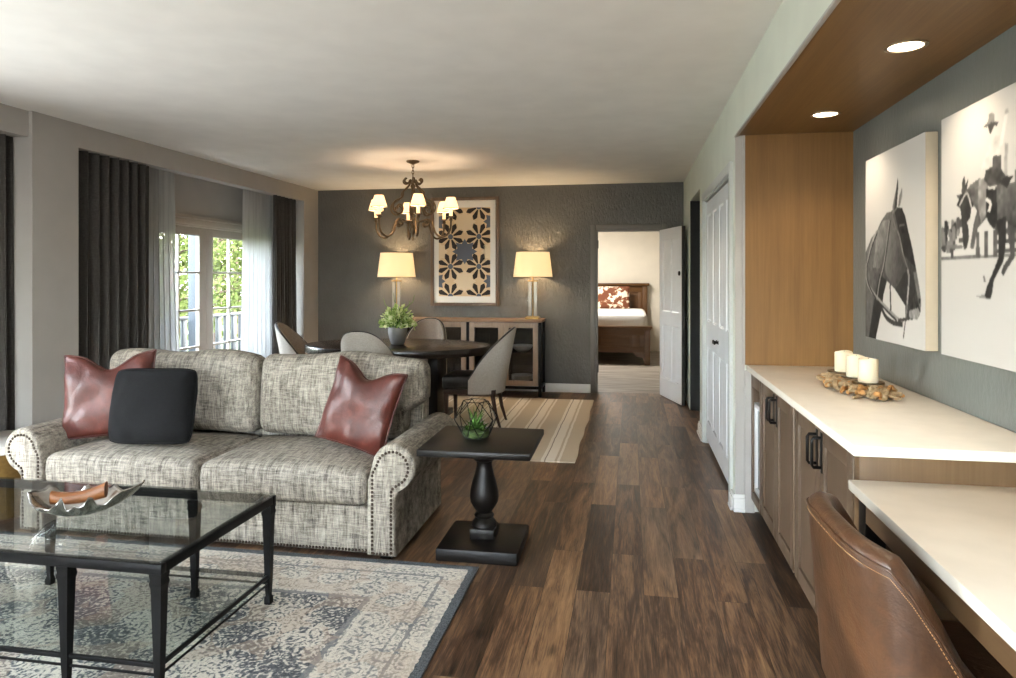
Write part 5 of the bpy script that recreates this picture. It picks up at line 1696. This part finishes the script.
# -- rider on a leaping horse
P2 = dict(
hat=[(0.284,0.893),(0.312,0.907),(0.317,0.936),(0.335,0.934),(0.347,0.924),(0.349,0.898),(0.371,0.888),(0.361,0.877),(0.331,0.893),(0.302,0.891)],
face=[(0.307,0.9),(0.349,0.888),(0.337,0.867),(0.324,0.855),(0.315,0.877)],
torso=[(0.353,0.842),(0.322,0.82),(0.288,0.773),(0.264,0.735),(0.307,0.726),(0.331,0.771),(0.34,0.733),(0.38,0.724),(0.385,0.805),(0.376,0.837)],
vest=[(0.34,0.774),(0.385,0.764),(0.385,0.718),(0.415,0.677),(0.415,0.648),(0.38,0.66),(0.317,0.664),(0.288,0.694),(0.298,0.728),(0.335,0.733)],
neck=[(0.166,0.663),(0.203,0.689),(0.259,0.704),(0.307,0.691),(0.317,0.617),(0.133,0.635),(0.111,0.661)],
ears=[(0.144,0.666),(0.15,0.711),(0.164,0.735),(0.172,0.695),(0.192,0.723),(0.182,0.68),(0.161,0.657)],
head=[(0.112,0.621),(0.137,0.66),(0.195,0.66),(0.223,0.607),(0.212,0.574),(0.172,0.529),(0.148,0.545),(0.137,0.604)],
chest=[(0.166,0.678),(0.314,0.655),(0.314,0.556),(0.251,0.515),(0.223,0.435),(0.201,0.443),(0.223,0.532),(0.246,0.584),(0.195,0.632)],
leg1=[(0.148,0.545),(0.189,0.535),(0.195,0.485),(0.178,0.44),(0.158,0.453)],
chaps=[(0.299,0.657),(0.359,0.647),(0.364,0.531),(0.344,0.503),(0.314,0.529),(0.299,0.558)],
body=[(0.353,0.658),(0.389,0.664),(0.44,0.655),(0.53,0.66),(0.62,0.64),(0.68,0.58),(0.66,0.50),(0.56,0.47),(0.501,0.475),(0.43,0.512),(0.412,0.526),(0.354,0.499),(0.314,0.542),(0.354,0.609)],
hind=[(0.354,0.532),(0.412,0.545),(0.412,0.463),(0.397,0.382),(0.344,0.318),(0.334,0.265),(0.324,0.248),(0.288,0.247),(0.304,0.292),(0.334,0.338),(0.369,0.395),(0.372,0.479)],
hind2=[(0.421,0.544),(0.457,0.509),(0.457,0.398),(0.421,0.362),(0.397,0.331),(0.385,0.343),(0.397,0.368),(0.435,0.405),(0.417,0.494)],
hind3=[(0.58,0.54),(0.68,0.58),(0.72,0.44),(0.66,0.35),(0.68,0.26),(0.64,0.25),(0.62,0.34),(0.65,0.42)],
tail=[(0.66,0.60),(0.76,0.56),(0.80,0.40),(0.76,0.36),(0.74,0.46),(0.68,0.56)])
def bg2(u, v):
    base = np.where(v > 0.405, 0.61 - 0.04 * u, 0.52 + 0.06 * v)
    return base
rr = random.Random(8)
crowd = []
for k in range(90):
    x = rr.uniform(0.005, 0.17) if k < 50 else rr.uniform(0.44, 0.98); y = rr.uniform(0.45, 0.55); s = rr.uniform(0.008, 0.016)
    crowd.append(([(x - s, y - s * 2.2), (x + s, y - s * 2.2), (x + s * 0.7, y + s * 1.6), (x - s * 0.6, y + s * 1.8)], rr.choice((0.10, 0.18, 0.32, 0.6)), 0.1))
fence = []
for x in (0.25, 0.30, 0.352): fence.append(([(x - 0.012, 0.40), (x + 0.012, 0.40), (x + 0.010, 0.50), (x - 0.010, 0.50)], 0.20, 0.15))
for z in (0.42, 0.455, 0.49): fence.append(([(0.36, z - 0.008), (0.99, z - 0.006), (0.99, z + 0.006), (0.36, z + 0.008)], 0.16, 0.1))
img2 = raster(270, 210, bg2, [
 ([(0, 0.455), (0.17, 0.46), (0.17, 0.55), (0.12, 0.57), (0.05, 0.56), (0, 0.545)], 0.45, 0.4), ([(0.0, 0.402), (0.99, 0.398), (0.99, 0.409), (0.0, 0.413)], 0.30, 0.2)] + crowd + fence + [
 ([(0.036,0.463),(0.148,0.458),(0.154,0.442),(0.042,0.447)], 0.30, 0.1), ([(0.07, 0.445), (0.09, 0.445), (0.09, 0.405), (0.07, 0.405)], 0.15, 0.1), ([(0.0, 0.455), (0.022, 0.455), (0.022, 0.447), (0.0, 0.447)], 0.1, 0.0),
 ([(0.403,0.804),(0.421,0.80),(0.419,0.682),(0.400,0.686)], 0.42, 0.1), ([(0.455, 0.70), (0.50, 0.69), (0.50, 0.60), (0.455, 0.62)], 0.28, 0.1),
 (P2['hind3'], 0.10, 0.08), (P2['tail'], 0.06, 0.05), (P2['hind2'], 0.14, 0.1), (P2['ears'], 0.14, 0.1), (P2['neck'], 0.26, 0.2), (P2['chest'], 0.22, 0.22), (P2['head'], 0.085, 0.08), (P2['leg1'], 0.10, 0.1),
 (P2['body'], 0.17, 0.2, (0.0, 0.9)), (P2['hind'], 0.055, 0.05),
 ([(0.255, 0.70), (0.312, 0.70), (0.305, 0.57), (0.27, 0.53), (0.25, 0.60)], 0.36, 0.25),
 (P2['torso'], 0.62, 0.3), (P2['vest'], 0.13, 0.2), (P2['chaps'], 0.06, 0.06), (P2['face'], 0.13, 0.1), (P2['hat'], 0.34, 0.15), ([(0.284,0.893),(0.331,0.898),(0.371,0.888),(0.361,0.877),(0.331,0.889),(0.302,0.888)], 0.14, 0.05),
 ([(0.403,0.92),(0.419,0.924),(0.428,0.909),(0.413,0.900),(0.405,0.907)], 0.45, 0.15), (stroke([(0.384, 0.80), (0.40, 0.86), (0.412, 0.905)], 0.018), 0.70, 0.1),
 (P2['vest'][:0] or [(0.372,0.673),(0.415,0.684),(0.448,0.680),(0.415,0.642)], 0.07, 0.05),
 (stroke([(0.13, 0.615), (0.18, 0.66), (0.21, 0.60)], 0.010), 0.55, 0.2), (stroke([(0.215, 0.60), (0.205, 0.56), (0.18, 0.54)], 0.009), 0.6, 0.2), (stroke([(0.30, 0.62), (0.325, 0.60), (0.315, 0.57)], 0.014), 0.7, 0.1),
 ([(0.223,0.252),(0.293,0.263),(0.299,0.248)], 0.35, 0.1), ([(0.29, 0.335), (0.30, 0.31), (0.285, 0.31), (0.282, 0.335)], 0.3, 0.1), ([(0.60, 0.25), (0.72, 0.262), (0.72, 0.245)], 0.35, 0.1),
], 5)
canvas('larger canvas showing a rider in a hat on a leaping horse', 3.085, 1.2, 1.12, 0.955, img2)

# ------------------------------------------------------------------ bedroom furniture
bx1 = 0.31
bd = thing('bed', 'chestnut panel bed with white bedding through the doorway', 'bed', (-0.6, 12.5, 0))
def to(b): bmesh.ops.translate(b, verts=b.verts[:], vec=(0.6, -12.5, 0)); return b
xl = -1.55
b = BM()
box(b, bx1 - 0.09, bx1, 11.52, 11.61, 0, 0.60, 0.006); box(b, xl, xl + 0.09, 11.52, 11.61, 0, 0.60, 0.006)
box(b, xl + 0.09, bx1 - 0.09, 11.535, 11.595, 0.20, 0.30, 0.004); box(b, xl + 0.09, bx1 - 0.09, 11.535, 11.595, 0.49, 0.60, 0.004); box(b, xl + 0.09, bx1 - 0.09, 11.55, 11.58, 0.30, 0.49)
for x in (bx1 - 0.28, bx1 - 0.99, xl + 0.09): box(b, x, x + 0.11, 11.535, 11.595, 0.30, 0.49, 0.004)
box(b, bx1 - 0.79, bx1 - 0.33, 11.545, 11.58, 0.335, 0.455, 0.008)
prism(b, [(bx1 - 0.09, 0.0), (bx1 - 0.09, 0.2), (bx1 - 0.28, 0.2), (bx1 - 0.22, 0.14), (bx1 - 0.12, 0.12)], lambda u, v: (u, 11.54, v), lambda u, v: (u, 11.59, v))
box(b, xl - 0.03, bx1 + 0.03, 11.495, 11.635, 0.60, 0.635, 0.008); box(b, xl - 0.015, bx1 + 0.015, 11.51, 11.62, 0.575, 0.60, 0.004)
obj('footboard', to(b), M['bed_wood'], bd)
b = BM()
box(b, bx1 - 0.09, bx1, 13.60, 13.69, 0, 1.28, 0.006); box(b, xl, xl + 0.09, 13.60, 13.69, 0, 1.28, 0.006)
box(b, xl + 0.09, bx1 - 0.09, 13.615, 13.675, 1.15, 1.28, 0.004); box(b, xl + 0.09, bx1 - 0.09, 13.63, 13.66, 0.3, 1.15)
for x in (bx1 - 0.17, bx1 - 0.60, bx1 - 1.2, xl + 0.09): box(b, x, x + 0.08, 13.615, 13.675, 0.3, 1.15, 0.004)
box(b, bx1 - 0.48, bx1 - 0.21, 13.622, 13.66, 0.7, 1.10, 0.008)
box(b, xl - 0.04, bx1 + 0.04, 13.57, 13.72, 1.28, 1.33, 0.01)
obj('headboard', to(b), M['bed_wood'], bd)
b = BM(); box(b, bx1 - 0.06, bx1 - 0.02, 11.61, 13.60, 0.20, 0.44, 0.005); obj('side_rail', to(b), M['bed_wood'], bd)
b = BM(); box(b, xl + 0.02, xl + 0.06, 11.61, 13.60, 0.20, 0.44, 0.005); obj('side_rail', to(b), M['bed_wood'], bd)
b = BM(); rbox(b, 0.90, 0.98, 0.23, 0.09, (14, 14, 6), None); obj('mattress', b, M['bedding'], bd, (-0.03, 0.105, 0.615), smooth=180)
def mat_cowhide():
    n = NT('brown_white_cowhide')
    f = n.noise(n.mapping(n.co(), (1, 1, 1.2)), 7.5, 3, 0.55, 0.6)
    col = n.ramp(f, [(0.46, hx('#6e3c22')), (0.50, hx('#8d5a3a')), (0.53, hx('#e5d8c4'))])
    return n.bsdf(col, 0.8)
M['cowhide'] = mat_cowhide()
pillow('cowhide_pillow', 'brown and white cowhide pillow against the bed headboard', 0.62, 0.44, 0.16, M['cowhide'], (-0.34, 13.38, 1.055), (R(-14), 0, 0), 0, 31, ears=0.03)
# ------------------------------------------------------------------ lights
def light(name, typ, loc, energy, color=(1, 1, 1), rot=(0, 0, 0), parent=None, **kw):
    l = bpy.data.lights.new(name, typ)
    l.energy = energy; l.color = color
    for k, v in kw.items(): setattr(l, k, v)
    o = bpy.data.objects.new(name, l); COL.objects.link(o)
    o.location = loc; o.rotation_euler = rot
    return o
WARM = (1.0, 0.72, 0.42)
for x in LAMPX:
    light('lamp_bulb_light', 'POINT', (x, 8.42, BZ + 0.67), 27, WARM, shadow_soft_size=0.05)
for k in range(6):
    a = R(60 * k + 55)
    light('chandelier_bulb_light', 'POINT', (CX + 0.402 * math.cos(a), CY + 0.402 * math.sin(a), CH - 0.43), 3.3, (1, 0.72, 0.48), shadow_soft_size=0.035)
for y in (3.90, 2.81, 1.72, 0.63):
    light('downlight_lamp', 'SPOT', (1.015, y, 2.29), 19, (1, 0.83, 0.62), spot_size=R(125), spot_blend=0.8, shadow_soft_size=0.05)
# fill added at the unseen near window; daylight from the glazed door out of frame
light('near_window_fill', 'AREA', (-1.75, -1.96, 1.35), 16, (0.93, 0.97, 1.0), (R(90), 0, 0), shape='RECTANGLE', size=3.0, size_y=1.85)
light('side_door_daylight', 'AREA', (OX + 0.01, 2.3, 1.08), 52, (0.92, 0.97, 1.0), (R(90), 0, R(-90)), shape='RECTANGLE', size=1.6, size_y=1.7)
# upward strips added at both openings to brighten the ceiling
light('near_ceiling_fill', 'AREA', (-1.75, -1.90, 0.72), 54, (1.0, 0.97, 0.92), (R(150), 0, 0), shape='RECTANGLE', size=3.0, size_y=0.5)
light('side_ceiling_fill', 'AREA', (OX + 0.16, 2.3, 0.32), 12, (1.0, 0.97, 0.92), (R(132), 0, R(-90)), shape='RECTANGLE', size=1.6, size_y=0.5)
# unseen area light added under the ceiling to brighten the bedroom
light('bedroom_fill_light', 'AREA', (-0.9, 11.8, CH - 0.02), 84, (1, 0.95, 0.88), (0, 0, 0), shape='DISK', size=0.9)
# sun and sky outside
sun = light('sun', 'SUN', (-5, -20, 30), 7.5, (1, 0.95, 0.86), Vector((0.10, 0.70, -0.75)).to_track_quat('-Z', 'Y').to_euler(), angle=R(1.5))
w = bpy.data.worlds.new('sky'); SC.world = w; w.use_nodes = True
nt = w.node_tree; nt.nodes.clear()
sk = nt.nodes.new('ShaderNodeTexSky'); sk.sky_type = 'NISHITA'; sk.sun_disc = False
sk.sun_elevation = R(48); sk.sun_rotation = R(60); sk.air_density = 1.2; sk.dust_density = 2.0
bgn = nt.nodes.new('ShaderNodeBackground'); bgn.inputs[1].default_value = 5.5
ow = nt.nodes.new('ShaderNodeOutputWorld')
hs = nt.nodes.new('ShaderNodeHueSaturation'); hs.inputs['Saturation'].default_value = 0.45
nt.links.new(sk.outputs[0], hs.inputs['Color']); nt.links.new(hs.outputs[0], bgn.inputs[0]); nt.links.new(bgn.outputs[0], ow.inputs[0])

# ------------------------------------------------------------------ camera
cam = bpy.data.cameras.new('camera')
co_ = bpy.data.objects.new('camera', cam); COL.objects.link(co_)
co_.location = (0, 0, 1.43)
co_.rotation_euler = (R(90), 0, math.atan(123 / 690))
cam.sensor_width = 36; cam.lens = 36 * 690 / 1016
cam.shift_y = -61 / 1016
cam.clip_start = 0.02; cam.clip_end = 300
SC.camera = co_

SC.view_settings.view_transform = 'Standard'
SC.view_settings.look = 'None'
SC.view_settings.exposure = 0.62
SC.view_settings.gamma = 1.0
SC.view_settings.use_curve_mapping = False
SC.cycles.use_denoising = True
SC.cycles.max_bounces = 10
SC.cycles.diffuse_bounces = 5
SC.cycles.transparent_max_bounces = 16
SC.cycles.sample_clamp_indirect = 6.0
SC.cycles.caustics_reflective = False
SC.cycles.caustics_refractive = False
